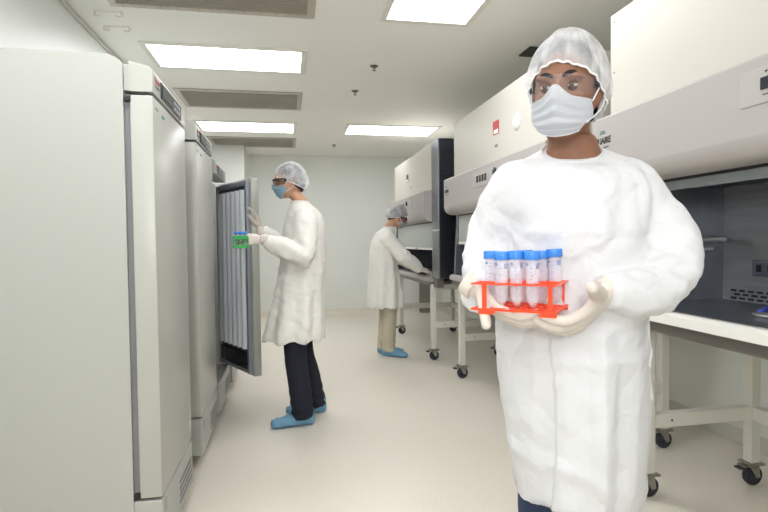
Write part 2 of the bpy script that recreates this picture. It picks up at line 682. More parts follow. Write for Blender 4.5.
def door_leaf(mb, y0, y1, z0, z1, x0=-DT, x1=0):
    """leaf with softly chamfered front vertical edge"""
    mb.box((x0, y0, z0), (x1, y1, z1), .007, 2)
    return mb


def make_freezer(label, loc, opened=False):
    t = thing('upright_freezer', label, 'freezer', loc, 0)
    # cabinet side profile with a rounded top front corner
    prof = [(-.80, .03), (BX, .03)]
    r = .055
    FT = FH+.035-(.09 if opened else 0)
    for k in range(11):
        a = math.radians(k*90/10)
        prof.append((BX-.085*(1-math.cos(a)), FT-.045*(1-math.sin(a))))
    prof += [(-.80, FT)]
    if not opened:
        MB().prism(prof, 'y', 0, FW).build('cabinet', M['freezer'], t, True, 20)
    else:
        mb = MB()
        mb.prism(prof, 'y', 0, .05).prism(prof, 'y', FW-.05, FW)
        mb.box((-.80, .05, .07), (-.74, FW-.05, FT)).box((-.74, .05, 1.775), (BX, FW-.05, FT-.005)).box((-.74, .05, .07), (BX, FW-.05, .32))
        mb.build('cabinet', M['freezer'], t, True, 20)
        MB().box((-.739, .052, .321), (-.735, FW-.052, 1.774)).build('liner', M['interior'], t)
        for k in range(4):
            MB().box((-.73, .052, .62+k*.3), (BX-.03, FW-.052, .635+k*.3)).build('shelf', M['liner_frame'], t)
    MB().box((BX+.001, .012, .31), (-DT-.001, FW-.012, 1.875)).build('gasket', M['gasket'], t) if not opened else None
    # control head
    hd = MB()
    zd = .09 if opened else 0
    hd.prism([(-DT, 1.885-zd), (0, 1.885-zd), (0, 1.968-zd), (-.006, 1.978-zd), (-.018, 1.984-zd), (-DT, FH+.010-zd)], 'y', 0, FW)
    hd.box((BX+.001, .012, 1.89-zd), (-DT, FW-.012, FH-zd))
    h = hd.build('control_head', M['door'], t)
    d = MB().box((-.001, .13, 1.893-zd), (.004, .53, 1.960-zd), .002, 1).build('display_panel', M['display'], h)
    MB().box((.0035, .15, 1.905-zd), (.006, .33, 1.95-zd)).build('screen', M['lcd'], h)
    for k in range(3):
        for j in range(2):
            MB().box((.0035, .365+k*.045, 1.903-zd+j*.026), (.006, .395+k*.045, 1.922-zd+j*.026), .001, 1).build('button', M['button'], h)
    text('Thermo', .026, 'logo', M['red_print'], h, text_m(.0015, .075, 1.944-zd))
    text('SCIENTIFIC', .015, 'logo', M['grey_print'], h, text_m(.0015, .075, 1.918-zd))
    # base
    b = MB()
    b.box((-.79, .004, .02), (BX, FW-.004, .285), .004)
    b.box((BX, 0, .075), (0, FW, .288), .006)
    bo = b.build('base_panel', M['freezer'], t)
    MB().box((-.001, .03, .225), (.003, .062, .275), .002).build('key_plate', M['button'], bo)
    vn = MB()
    for i in range(12):
        for j in range(4):
            vn.box((-.001, .32+i*.024, .11+j*.03), (.0012, .332+i*.024, .128+j*.03))
    vn.build('vent_slots', M['gasket'], bo)
    for sx in (-.72, -.14):
        for sy in (.07, FW-.07):
            MB().lathe([(.035, 0), (.035, .012), (.018, .02), (.018, .08)], n=14).build('foot', M['black'], t).location = (sx, sy, 0)
    # door
    dp = bpy.data.objects.new('door', None)
    if not opened:
        bpy.data.objects.remove(dp)
        do = door_leaf(MB(), 0, FW, .298, 1.872).build('door', M['door'], t, True, 30)
        MB().box((-.001, .035, 1.826), (.001, .085, 1.834)).build('emblem', M['grey_print'], do)
        MB().box((-.001, .14, 1.816), (.001, .185, 1.828)).build('emblem', M['teal_print'], do)
        MB().box((-DT-.02, -.004, 1.845), (-DT+.004, .03, 1.868), .003).build('hinge_stop', M['black'], do)
        MB().box((-DT-.02, .0, .30), (-DT+.004, .03, .32), .003).build('hinge_stop', M['black'], do)
        MB().box((-.001, FW-.05, .36), (.002, FW-.02, .44), .001).build('label_strip', M['trim'], do)
    else:
        # leaf swung outwards about its far edge
        hp = V((-.06, FW, 0))
        R = Matrix.Rotation(math.radians(28.5), 4, 'Z')
        T = Matrix.Translation(hp) @ R @ Matrix.Translation(-V((-.06, FW, 0)))

        def put(mb, name, mm, par, sm=False):
            for v in mb.bm.verts:
                v.co = T @ v.co
            return mb.build(name, mm, par, sm, 30)
        do = put(door_leaf(MB(), 0, FW, .30, ZD, -.06-.0, 0), 'door', M['door'], t, True)
        fr = MB()
        x0, x1 = -.06-.03, -.06
        for a_, b_ in (((.02, .32), (.055, ZD-.02)), ((FW-.05, .32), (FW-.02, ZD-.02)), ((.055, ZD-.055), (FW-.05, ZD-.02)), ((.055, .32), (FW-.05, .345))):
            fr.box((x0, a_[0], a_[1]), (x1, b_[0], b_[1]), .004)
        put(fr, 'liner_frame', M['liner_frame'], do)
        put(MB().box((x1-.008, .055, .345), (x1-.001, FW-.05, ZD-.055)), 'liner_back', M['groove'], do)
        for k in range(6):
            y = .10+k*.088
            put(MB().tube([(x1-.02, y, .50), (x1-.02, y, ZD-.085)], .029, n=14, k=1), 'rib', M['rib'], do, True)
        put(MB().box((x0+.004, .055, .345), (x1, FW-.05, .46), .003), 'lower_pocket', M['display'], do)
    return t


f1 = make_freezer('large pale grey upright freezer nearest the camera, cut by the left edge', (-.507, 2.15, 0))
f2 = dup(f1, (-.507, 3.10, 0), 'pale grey upright freezer second from the camera, with closed door')
f3 = make_freezer('pale grey freezer with its door swung open beside the man holding a green rack', (-.507, 3.87, 0), True)
f4 = dup(f1, (-.507, 4.72, 0), 'farthest pale freezer, mostly hidden behind the open freezer door')
f4.scale = (1, 1, .9)

# ------------------------------------------------------------------ biosafety cabinets
def make_caster(parent, x, y, brake_dir):
    """swivel caster: plate, fork and wheel under a leg"""
    f = MB()
    f.box((x-.045, y-.04, .118), (x+.045, y+.04, .124), .001, 1)
    f.lathe([(.022, .104), (.022, .118)], n=14, c=(x, y, 0))
    for s in (-1, 1):
        f.prism([(x-.03, .108), (x+.025, .108), (x+.035, .045), (x+.012, .04)], 'y', y+s*.02-.002, y+s*.02+.002)
    f.box((x-.03, y-.022, .1), (x+.028, y+.022, .108))
    f.box((x-.065, y-.024, .104), (x+.06, y+.024, .112), .003)
    f.build('caster_fork', M['zinc'], parent)
    w = MB()
    w.lathe([(.0, -.015), (.014, -.016), (.016, -.011), (.038, -.011), (.044, -.016), (.05, -.012), (.052, 0), (.05, .012), (.044, .016), (.038, .011), (.016, .011), (.014, .016), (0, .015)], n=28, c=(x+.006, y, .052), axis=(0, 1, 0))
    w.build('caster_wheel', M['rubber'], parent, True)
    MB().box((x-.085, y-.022, .092), (x-.045, y+.022, .102), .003).build('caster_brake', M['rubber'], parent)


def make_hood(label, loc, L, ztab, legs, kind):
    """local x: 0 = front of the upper box, + to the wall; y: 0 = far end, -L = near end"""
    t = thing('safety_cabinet', label, 'safety cabinet', loc, 0)
    dz = loc[2]
    t.location = (loc[0], loc[1], 0)
    D = .74
    zb, zt = 1.89+dz, 2.375+dz
    zp0 = 1.53+dz
    u = MB().box((0, -L, zb-.03), (D, 0, zt), .004).build('upper_housing', M['cream'], t)
    sc_ = MB()
    for y in (-.03, -L+.03):
        for z in (zb+.2, zt-.04):
            sc_.ball((-.001, y, z), (.003, .006, .006), u=8, v=6)
    sc_.build('screw', M['zinc'], u)
    # sticker and pale round disc on the upper housing
    if kind != 'near':
        st = MB().box((-.003, -1.06 if kind == 'mid' else -.88, zb+.19), (0, -.95 if kind == 'mid' else -.77, zb+.29)).build('warning_sticker', M['red_print' if kind == 'mid' else 'tray'], u)
        MB().box((-.005, -1.05 if kind == 'mid' else -.87, zb+.195), (-.002, -.97 if kind == 'mid' else -.78, zb+.225)).build('sticker_panel', M['plate'], st)
        MB().box((-.003, -1.03, zb+.10), (0, -.98, zb+.115)).build('name_plate', M['grey_print'], u)
    if kind == 'mid':
        MB().lathe([(0, -.006), (.055, -.006), (.06, 0)], n=30, c=(0, -1.36, zb+.205), axis=(1, 0, 0)).build('round_disc', M['plate'], u, True)
    # rounded front cowl
    prof = [(.0, zb-.02), (-.094, zb-.034), (-.10, zb-.042), (-.10, zp0+.075)]
    r = .075
    for k in range(7):
        a = math.radians(180+k*90/6)
        prof.append((-.10+r+r*math.cos(a), zp0+r+r*math.sin(a)))
    prof += [(.08, zp0), (.08, zb-.02)]
    cw = MB().prism(prof, 'y', -L, 0).build('front_cowl', M['cowl'], t, True, 25)
    cy = -.92 if kind == 'near' else -.83
    cp = MB().box((-.104, cy-.62, 1.70+dz), (-.099, cy+.06, 1.815+dz), .003).build('control_panel', M['cpanel'], cw)
    if kind == 'near':
        for k in range(5):
            y = cy-.02-k*.085
            b = MB().box((-.109, y-.036, 1.742+dz), (-.103, y+.0, 1.782+dz), .002).build('switch', M['display'], cp)
            MB().box((-.1052, y-.022, 1.795+dz), (-.1035, y-.014, 1.801+dz)).box((-.1052, y-.03, 1.725+dz), (-.1035, y-.006, 1.728+dz)).build('switch_legend', M['black_print'], cp)
    else:
        for k in range(4):
            y = cy-.04-k*.055
            MB().box((-.109, y-.03, 1.735+dz), (-.103, y+.0, 1.785+dz), .002).build('switch', M['display'], cp)
        MB().lathe([(.028, 0), (.028, .012), (0, .014)], n=18, c=(-.103, cy-.4, 1.775+dz), axis=(-1, 0, 0)).build('dial', M['display'], cp, True)
    mt = text_m(-.1008, -.085, 1.745+dz, rz=-90)
    text('NUAIRE', .042 if kind == 'near' else .04, 'logo', M['black_print'], cw, text_m(-.1008, -.088, 1.742+dz, sx=.86, rz=-90), True)
    MB().box((-.1016, -.11, 1.776+dz), (-.1004, -.065, 1.781+dz)).box((-.1016, -.105, 1.785+dz), (-.1004, -.07, 1.79+dz)).build('logo_mark', M['teal_print'], cw)
    MB().box((-.1014, -.135, 1.708+dz), (-.1004, -.06, 1.713+dz)).build('logo_mark', M['black_print'], cw)
    # work chamber
    ch = 'innersteel'
    bx = .62
    MB().box((bx, -L+.03, ztab), (bx+.01, -.03, zp0+.3)).build('chamber_back', M[ch], t)
    MB().box((bx+.01, -L, ztab-.06), (D, 0, zb)).build('rear_plenum', M['cream'], t)
    for y0, y1, nm in ((-.035, -.0, 'far'), (-L, -L+.035, 'near')):
        MB().prism([(-.01, ztab), (.02, zp0+.002), (.08, zp0+.002), (.08, zb), (bx+.01, zb), (bx+.01, ztab)], 'y', y0, y1).build('chamber_side', M['sidesteel'], t)
    MB().box((.08, -L+.035, zp0+.0), (bx, -.035, zp0+.03)).build('chamber_top', M['dimsteel'], t)
    MB().box((.02, -L+.035, ztab-.008), (bx, -.035, ztab+.004)).build('work_surface', M['steel'], t)
    slots = MB()
    for i in range(int((L-.2)/.05)):
        for j in range(3):
            slots.box((bx-.003, -.1-i*.05-.018-(j % 2)*.02, ztab+.012+j*.019), (bx+.001, -.1-i*.05+.014-(j % 2)*.02, ztab+.022+j*.019), .0)
    slots.build('exhaust_slots', M['black'], t)
    # armrest / airfoil and tray below
    MB().prism([(-.055, ztab-.035), (-.05, ztab+.0), (-.03, ztab+.012), (.06, ztab+.002), (.06, ztab-.035)], 'y', -L, 0).build('armrest', M['airfoil' if kind == 'near' else 'cowl'], t, True, 30)
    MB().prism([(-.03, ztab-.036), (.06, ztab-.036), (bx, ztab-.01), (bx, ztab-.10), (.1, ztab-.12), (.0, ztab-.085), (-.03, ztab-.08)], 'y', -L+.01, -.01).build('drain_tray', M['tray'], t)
    # sash
    zs = {'near': zp0-.05, 'mid': 1.27, 'far': 1.2}[kind]
    sm = M['sash'] if kind == 'near' else M['sash_reflection']
    MB().box((.030, -L+.04, zs), (.036, -.04, zp0+.01)).build('sash', sm, t)
    MB().box((.026, -L+.04, zp0-.012), (.042, -.04, zp0+.004)).build('sash_seal', M['black'], t)
    if kind != 'near':
        sh = MB().box((.026, -L+.04, zs-.012), (.040, -.04, zs+.012)).build('sash_rail', M['stand'], t)
        for y in (-.45, -1.2):
            MB().box((.012, y-.05, zs-.002), (.026, y+.05, zs+.008), .003).build('sash_handle', M['black'], sh)
    # stand
    lx = (legs[0], legs[1])
    ly = legs[2]
    lw = .027
    for x in lx:
        for y in ly:
            lg = MB().box((x-lw, y-lw, .124), (x+lw, y+lw, ztab-.06), .004).build('leg', M['stand'], t)
            make_caster(lg, x, y, 1)
    zr = .385
    for y in ly:
        MB().box((lx[0]+lw, y-.024, zr-.035), (lx[1]-lw, y+.024, zr+.035), .004).build('cross_rail', M['stand'], t)
        MB().ball((lx[0]+.12, y-.025, zr), (.006, .003, .006), u=8, v=6).build('bolt', M['black'], t)
        MB().box((lx[0]-lw, y-.026, ztab-.12), (lx[1]+lw, y+.026, ztab-.06), .003).build('top_rail', M['stand'], t)
    MB().box((lx[1]-.024, ly[1]+lw, zr-.035), (lx[1]+.024, ly[0]-lw, zr+.035), .004).build('rear_rail', M['stand'], t)
    for y, s in ((ly[0], -1), (ly[1], 1)):
        a = V((lx[1], y+s*.04, zr+.28 if kind != 'near' else .30))
        b = V((lx[1], y+s*.48, ztab-.06))
        if kind == 'near':
            a = V((lx[1], y+s*.50, zr+.02))
            b = V((lx[1], y+s*.02, ztab-.07))
        MB().tube([a, b], .022, n=4, k=1).build('brace', M['stand'], t)
    return t


h1 = make_hood('safety cabinet with a stainless steel chamber behind the man holding the red rack', (1.585, 2.36, .02), 1.95, .975, (.165, .775, (-.06, -1.86)), 'near')
# petcock, service outlet of the near cabinet
v = MB()
v.cyl((.42, -.036, 1.255), (.42, -.10, 1.255), .02)
v.lathe([(.02, 0), (.02, .012), (.008, .016)], n=16, c=(.42, -.036, 1.255), axis=(0, -1, 0))
v.tube([(.42, -.085, 1.255), (.44, -.09, 1.285), (.50, -.10, 1.288), (.56, -.11, 1.29)], [.014, .014, .015, .015], n=10)
v.tube([(.42, -.085, 1.25), (.45, -.09, 1.24), (.50, -.10, 1.242)], [.013, .011, .010], n=10)
v.cyl((.36, -.085, 1.255), (.42, -.085, 1.255), .013)
v.ball((.42, -.085, 1.255), (.026, .026, .026))
v.build('petcock', M['chrome'], h1, True)
so = MB().box((.605, -.47, 1.11), (.619, -.22, 1.185), .004).build('service_outlet', M['steel'], h1)
for k in range(4):
    MB().box((.602, -.45+k*.06, 1.13), (.606, -.425+k*.06, 1.165)).build('outlet_socket', M['black'], so)
h2 = make_hood('middle safety cabinet with a sash, left of the standing man\'s sleeve', (1.53, 4.68, 0), 1.95, .965, (.05, .72, (-.035, -1.86)), 'mid')
h3 = make_hood('farthest safety cabinet, where the bending worker reaches in', (1.525, 7.42, -.03), 2.02, .885, (.0, .74, (-.37, -2.0)), 'far')
sp = MB().box((0, -2.27, .9), (.7, -2.02, 2.34), .004).build('side_column', M['dimsteel'], h3)
MB().box((-.012, -2.272, .9), (0, -2.018, 2.335), .003).build('column_face', M['steel'], h3)
MB().box((-.02, -2.275, 1.395), (-.0, -2.06, 1.41), .002).build('strap', M['chrome'], h3)
MB().box((-.01, -2.2, .80), (.06, -2.06, .9), .004).build('column_foot', M['tray'], h3)

# things lying on the cabinets' work surfaces
t = thing('blue_marker', 'small blue plastic item lying on the near cabinet\'s steel work surface', 'marker', (1.95, 1.84, .979), .5)
MB().capsule([(-.06, 0, .012), (.06, 0, .012)], .0115).build('barrel', M['blue_item'], t, True)
MB().cyl((.02, 0, .012), (.066, 0, .012), .0135).build('pen_cap', M['blue_item'], t, True)
t = thing('steel_scoop', 'flat steel dish on the near cabinet\'s work surface, in front of the blue item', 'dish', (1.87, 1.74, .979), .2)
MB().lathe([(0, .002), (.045, .002), (.06, .012), (.063, .012), (.047, 0), (0, 0)], n=24).build('bowl', M['chrome'], t, True)
MB().box((.055, -.01, .009), (.15, .01, .013), .002).build('handle', M['chrome'], t)
t = thing('instrument_tray', 'pale shallow tray on the far cabinet\'s worktop under the bending worker\'s hands', 'tray', (1.66, 5.62, .889), 0)
mb = MB()
mb.box((-.11, -.13, 0), (.11, .13, .006))
for a_, b_ in (((-.11, -.13), (-.104, .13)), ((.104, -.13), (.11, .13)), ((-.104, -.13), (.104, -.124)), ((-.104, .124), (.104, .13))):
    mb.box((a_[0], a_[1], .006), (b_[0], b_[1], .03))
mb.build('tray_body', M['pale_tray'], t)

# back of the room
t = thing('storage_board', 'dark grey slim board standing against the back wall under the far cabinet', 'board', (2.39, 9.06, 0))
MB().box((-.09, -.03, .03), (.09, .03, 1.0), .006).build('panel', M['darkbin'], t)
MB().box((-.08, -.06, 0), (.08, .06, .03), .005).build('foot', M['darkbin'], t)
t = thing('wall_outlet', 'small dark socket in a wall plate low on the right wall beyond the middle cabinet', 'outlet', (XR, 8.6, .29))
MB().box((-.006, -.09, -.12), (0, .09, .12), .003).build('cover_plate', M['plate'], t)
MB().box((-.012, -.05, -.075), (-.005, .05, .075), .003).build('socket', M['gasket'], t)


# ------------------------------------------------------------------ people
def axes(f):
    f = V(f).normalized()
    l = V((0, 0, 1)).cross(f).normalized()
    return f, l, f.cross(l)


def hand(mb, wrist, X, Z, left, curls, scale=1.0, thumb=(.55, .75, -.35), tcurl=20, spread=1.0, fat=1.0, tbase=(.022, .022, -.006)):
    """palm, five unequal bent fingers. X: finger direction, Z: back of the hand"""
    X = V(X).normalized()
    Z = V(Z)
    Z = (Z-X*Z.dot(X)).normalized()
    Y = Z.cross(X)*(-1 if left else 1)

    def P(x, y, z):
        return V(wrist)+(X*x+Y*y+Z*z)*scale
    S = scale
    mb.loft([(P(-.03, 0, 0), Y*.029*S, Z*.023*S), (P(0, 0, 0), Y*.029*S, Z*.021*S), (P(.03, .0, 0), Y*.036*S, Z*.019*S), (P(.065, 0, 0), Y*.042*S, Z*.0165*S), (P(.092, -.001, -.001), Y*.041*S, Z*.0135*S), (P(.1, -.001, -.001), Y*.034*S, Z*.009*S)], n=20, k=3)
    base = [(.092, .030), (.096, .010), (.093, -.011), (.086, -.030)]
    lens = [(.042, .026, .020), (.046, .029, .021), (.043, .027, .020), (.033, .021, .018)]
    rads = [.0098, .0100, .0095, .0084]
    for i in range(4):
        x, y = base[i]
        ang = 0
        side = (1.5-i)*.07*spread
        pts = [P(x-.02, y*.95, 0), P(x, y, 0)]
        cur = V((x, y, 0))
        for j in range(3):
            ang += math.radians(curls[i][j])
            d = V((math.cos(ang)*math.cos(side), math.sin(side)*math.cos(ang), -math.sin(ang)))
            cur = cur+d*lens[i][j]
            pts.append(P(*cur))
        r = rads[i]*S*fat
        mb.capsule(pts, [r*1.05, r*1.05, r, r*.93, r*.82], n=12, k=3)
    d = V(thumb).normalized()
    cur = V(tbase)
    pts = [P(*cur)]
    ax = V((d.y, -d.x, 0)).normalized()
    for j, ln in enumerate((.042, .034, .027)):
        if j:
            d = Quaternion(V((0, 0, 1)), math.radians(-tcurl)) @ d
        cur = cur+d*ln
        pts.append(P(*cur))
    r = .0118*S*fat
    mb.capsule(pts, [r*1.35, r*1.15, r, r*.85], n=12, k=3)
    return mb


def head_parts(mb, hc, f, l, u, s=1.0):
    """skull, jaw, nose, ears added to the body"""
    def P(a, b, c):
        return V(hc)+(f*a+l*b+u*c)*s
    rows = [(.118, -.012, .012, .014), (.108, -.010, .038, .05), (.088, -.006, .057, .075), (.055, -.003, .071, .093), (.015, 0, .0755, .098), (-.02, .002, .073, .095), (-.05, .006, .068, .086), (-.08, .014, .058, .072), (-.102, .024, .044, .055), (-.117, .036, .024, .034)]
    mb.loft([(P(o, 0, z), l*w*s, f*d*s) for z, o, w, d in rows], n=32, k=3)
    # brow, cheekbones, nose, chin, lips
    mb.ball(P(.082, .03, .022), (.02*s, .03*s, .011*s), (f, l, u))
    mb.ball(P(.082, -.03, .022), (.02*s, .03*s, .011*s), (f, l, u))
    for sg in (-1, 1):
        mb.ball(P(.070, sg*.040, -.028), (.018*s, .018*s, .015*s), (f, l, u))
        # ear
        mb.ball(P(-.005, sg*.078, -.012), (.018*s, .007*s, .032*s), (f, l, u))
        mb.ball(P(-.012, sg*.083, -.004), (.016*s, .006*s, .026*s), (f, l, u))
    mb.loft([(P(.090, 0, .014), l*.009*s, f*.010*s), (P(.099, 0, -.01), l*.010*s, f*.012*s), (P(.107, 0, -.032), l*.014*s, f*.015*s), (P(.100, 0, -.046), l*.014*s, f*.012*s)], n=14, k=3)
    for sg in (-1, 1):
        mb.ball(P(.098, sg*.012, -.040), (.012*s, .008*s, .008*s), (f, l, u))
    mb.ball(P(.087, 0, -.064), (.013*s, .024*s, .006*s), (f, l, u))
    mb.ball(P(.085, 0, -.074), (.013*s, .021*s, .007*s), (f, l, u))
    mb.ball(P(.075, 0, -.1), (.02*s, .022*s, .016*s), (f, l, u))
    return P


def eye_sockets(me, hc, f, l, u, s=1.0):
    co, no = coords(me)
    for sg in (-1, 1):
        c = np.array(V(hc)+(f*.092+l*sg*.032+u*-.001)*s)
        d = np.linalg.norm(co-c, axis=1)
        co -= np.array(f)*(.011*s*np.exp(-(d/(.017*s))**2))[:, None]
    setco(me, co)


def face_extras(par, hc, f, l, u, s, skin, inv):
    """eyes with lids, brows"""
    def P(a, b, c):
        return inv @ (V(hc)+(f*a+l*b+u*c)*s)
    for sg in (-1, 1):
        e = MB().ball(P(.0805, sg*.032, 0), (.0122*s,)*3, u=20, v=14).build('eye', M['eye_white'], par, True)
        q = (f+l*sg*-.02).normalized()
        MB().ball(P(.0805, sg*.032, 0)+q*.0094*s, (.0035*s, .0064*s, .0064*s), (q, l, u)).build('iris', M['iris'], e, True)
        lid = MB()
        for lo, hi in ((5, 95), (-95, -20)):
            def fn(a, b, lo=lo, hi=hi):
                az = math.radians(-90+180*a)
                el = math.radians(lo+(hi-lo)*b)
                r = .0134*s
                return P(.0805, sg*.032, 0)+(f*math.cos(az)*math.cos(el)+l*math.sin(az)*math.cos(el)+u*math.sin(el))*r
            lid.grid(fn, 16, 8)
        lid.build('eyelid', skin, par, True, solid=.0008)
        b = MB()
        b.loft([(P(.098, sg*.012, .021), f*.004*s, u*.0035*s), (P(.101, sg*.024, .026), f*.0042*s, u*.0052*s), (P(.095, sg*.038, .028), f*.004*s, u*.0044*s), (P(.083, sg*.054, .022), f*.003*s, u*.002*s)], n=10, k=4)
        b.build('eyebrow', M['brow'], par, True)


def hair_shell(par, hc, f, l, u, s, m, inv, grow=1.05, front=.072, back=-.075):
    """short hair over the skull, hairline higher in front"""
    def fn(a, b):
        az = 2*math.pi*a
        ca, sa = math.cos(az), math.sin(az)
        zb = back+(front-back)*((ca+1)/2)**1.2
        rt_ = b
        el0 = math.atan2(zb, .09)
        el = el0+(math.pi/2-el0)*rt_
        w = 1+.012*math.sin(9*az+3*b)+.01*math.sin(23*az)
        return inv @ (V(hc)+(f*(ca*math.cos(el)*.1-.004)+l*(sa*math.cos(el)*.08)+u*(math.sin(el)*.121))*s*grow*w)
    return MB().grid(fn, 48, 14, True).build('hair', m, par, True, solid=.003)


def bouffant(par, hc, f, l, u, s, inv, size=(.122, .1, .152), front=.045, back=-.075, shift=-.012, seed=0):
    """puffy hair net gathered on an elastic edge"""
    r = random.Random(seed)
    ph = [r.uniform(0, 6) for _ in range(8)]

    def fn(a, b, edge=0):
        az = 2*math.pi*a
        ca, sa = math.cos(az), math.sin(az)
        t_ = (ca+1)/2
        zb = back+(front-back)*t_**1.3
        el0 = math.asin(max(-.9, min(.9, zb/size[2])))
        el = el0+(math.pi/2-el0)*b
        gather = (1-b)**2
        w = 1+gather*(.022*math.sin(26*az+ph[0])+.018*math.sin(17*az+ph[1]))+.016*(1-b)*math.sin(7*az+ph[2]+4*b)+.014*math.sin(5*az+9*b+ph[3])*(1-b)
        # pulled in at the elastic
        w *= 1-.10*max(0, 1-b/.12)**2
        w += edge
        return inv @ (V(hc)+(f*(ca*math.cos(el)*size[0]+shift)+l*(sa*math.cos(el)*size[1])+u*(math.sin(el)*size[2]))*s*w)
    c = MB().grid(lambda a, b: fn(a, b**.9), 150, 40, True).build('bouffant_cap', M['cap'], par, True, angle=None)
    pts = [fn(i/90, 0, .004) for i in range(91)]
    MB().tube(pts, .0028*s, n=8, k=1).build('elastic_band', M['cap_band'], c, True)
    return c


def face_mask(par, hc, f, l, u, s, m, inv, loops=True):
    """pleated mask: nose bridge to under the chin, narrower below"""
    def surf(a, b, off=0):
        t_ = -1+2*a
        wid = 66-26*max(0, b-.45)/.55-6*max(0, .25-b)/.25
        az = math.radians(wid*t_)
        c = math.cos(az)
        nose = math.exp(-(t_/.26)**2)
        z = -.024-.096*b-.006*(1-nose)*(1-b)
        z += .020*nose*(1-b)**2+.012*abs(t_)**2*(b-.45)*(2 if b > .45 else .6)
        rf = .103-.022*max(0, (b-.62)/.38)**1.6
        bulge = .018*nose*math.exp(-((b-.18)/.32)**2)+.009*math.exp(-(t_/.5)**2)*(1-b**3)
        rl = .083-.012*max(0, b-.4)
        pl = .0030*tri1(b*4.2)*(1 if .16 < b < .86 else 0)*(1-abs(t_)**3)
        return inv @ (V(hc)+(f*(c*(rf+pl+off)+bulge)+l*(math.sin(az)*(rl+pl*.5+off))+u*z)*s)
    o = MB().grid(surf, 48, 44).build('face_mask', m, par, True, solid=.0016, angle=60)
    for b_ in (0, 1):
        MB().tube([surf(i/30, b_, .0006) for i in range(31)], .0011*s, n=6, k=1).build('mask_binding', M['loop'], o, True)
    if loops:
        for sg in (-1, 1):
            a = 0 if sg < 0 else 1
            e1 = inv @ (V(hc)+(f*-.002+l*sg*.088+u*.016)*s)
            e2 = inv @ (V(hc)+(f*-.022+l*sg*.090+u*-.01)*s)
            e3 = inv @ (V(hc)+(f*-.008+l*sg*.086+u*-.046)*s)
            MB().tube([surf(a, .04, .002), e1, e2, e3, surf(a, .72, .002)], .0018*s, n=8, k=6).build('ear_loop', M['loop'], o, True)
    return o


def tri1(x):
    return abs((x % 1.0)-.5)*4-1


def glasses(par, hc, f, l, u, s, inv, lens, frame):
    def surf(a, b):
        az = math.radians(-74+148*a)
        e = abs(2*a-1)
        notch = .020*math.exp(-((a-.5)/.06)**2)
        z = .020-.046*b*(1-.25*e**3)-.004*e**2
        if b > .5:
            z += notch*(b-.5)*2
        return inv @ (V(hc)+(f*(math.cos(az)*.112+.006)+l*(math.sin(az)*.083)+u*z)*s)
    o = MB().grid(surf, 44, 10).build('safety_glasses', lens, par, True, solid=.0015, angle=60)
    MB().tube([surf(i/30, 0) for i in range(31)], (.0015 if lens is M['lens'] else .0034)*s, n=6, k=1).build('brow_bar', M['lens'] if lens is M['lens'] else frame, o, True)
    br = [surf(.5+.085*math.sin(t_), .5+.4*math.cos(t_)) for t_ in (-1.2, -.8, -.4, 0, .4, .8, 1.2)]
    for sg in (-1, 1):
        pts = [inv @ (V(hc)+(f*a_+l*sg*b_+u*c_)*s) for a_, b_, c_ in ((.046, .078, .004), (.03, .084, .005), (-.02, .086, .008), (-.045, .085, -.006))]
        T = MB()
        secs = [(p, u*.0075*s*(1-.12*i), l*.0024*s) for i, p in enumerate(pts)]
        T.loft(secs, n=10, k=4)
        T.build('temple_arm', frame, o, True)
    return o


def shoe(par, heel, d, m, inv, s=1.0, name='shoe_cover'):
    """loose cover over a shoe, gathered at the ankle"""
    d = V(d).normalized()
    l = V((0, 0, 1)).cross(d)
    z = V((0, 0, 1))

    def P(a, c):
        return V(heel)+d*a*s+z*c*s
    mb = MB()
    mb.loft([(P(-.028, .045), l*.022*s, z*.03*s), (P(-.01, .05), l*.040*s, z*.049*s), (P(.05, .052), l*.047*s, z*.051*s), (P(.12, .047), l*.049*s, z*.046*s), (P(.19, .036), l*.056*s, z*.035*s), (P(.25, .031), l*.05*s, z*.030*s), (P(.282, .028), l*.028*s, z*.022*s)], n=24, k=4)
    mb.loft([(P(.035, .05), l*.044*s, d*.055*s), (P(.032, .085), l*.046*s, d*.056*s), (P(.03, .115), l*.05*s, d*.06*s)], n=22, k=3)
    me = remesh(mb, .007, 3)
    co, no = coords(me)
    co += no*(.006*crumple(co, 7, 14))[:, None]
    co[:, 2] = np.maximum(co[:, 2], .003)
    setco(me, co)
    me.transform(inv)
    return link(me, name, m, par, True, None)


def finish(me, name, m, par, inv, angle=None):
    me.transform(inv)
    return link(me, name, m, par, True, angle)


# ---- the man holding the red rack
BASE1 = V((.69, 1.17, 0))
P1 = thing('person', 'man in long white gown and white mask holding the red rack of tubes', 'person', BASE1)
inv1 = Matrix.Translation(-BASE1)
f1v, l1v, u1v = axes((-.40, -.917, 0))
zW = lambda y, d=1.28: W(575, y, d).z
# head frame
hf = (Quaternion((0, 0, 1), math.radians(-12)) @ V((-.487, -.873, 0))).normalized()
hl = V((0, 0, 1)).cross(hf)
hu = hf.cross(hl)
q = Quaternion(hf, math.radians(-3)) @ Quaternion(hl, math.radians(3))
hf, hl, hu = q @ hf, q @ hl, q @ hu
HC1 = W(566, 92.5, 1.215)
HS = .905
neck0 = W(573, 150, 1.29)

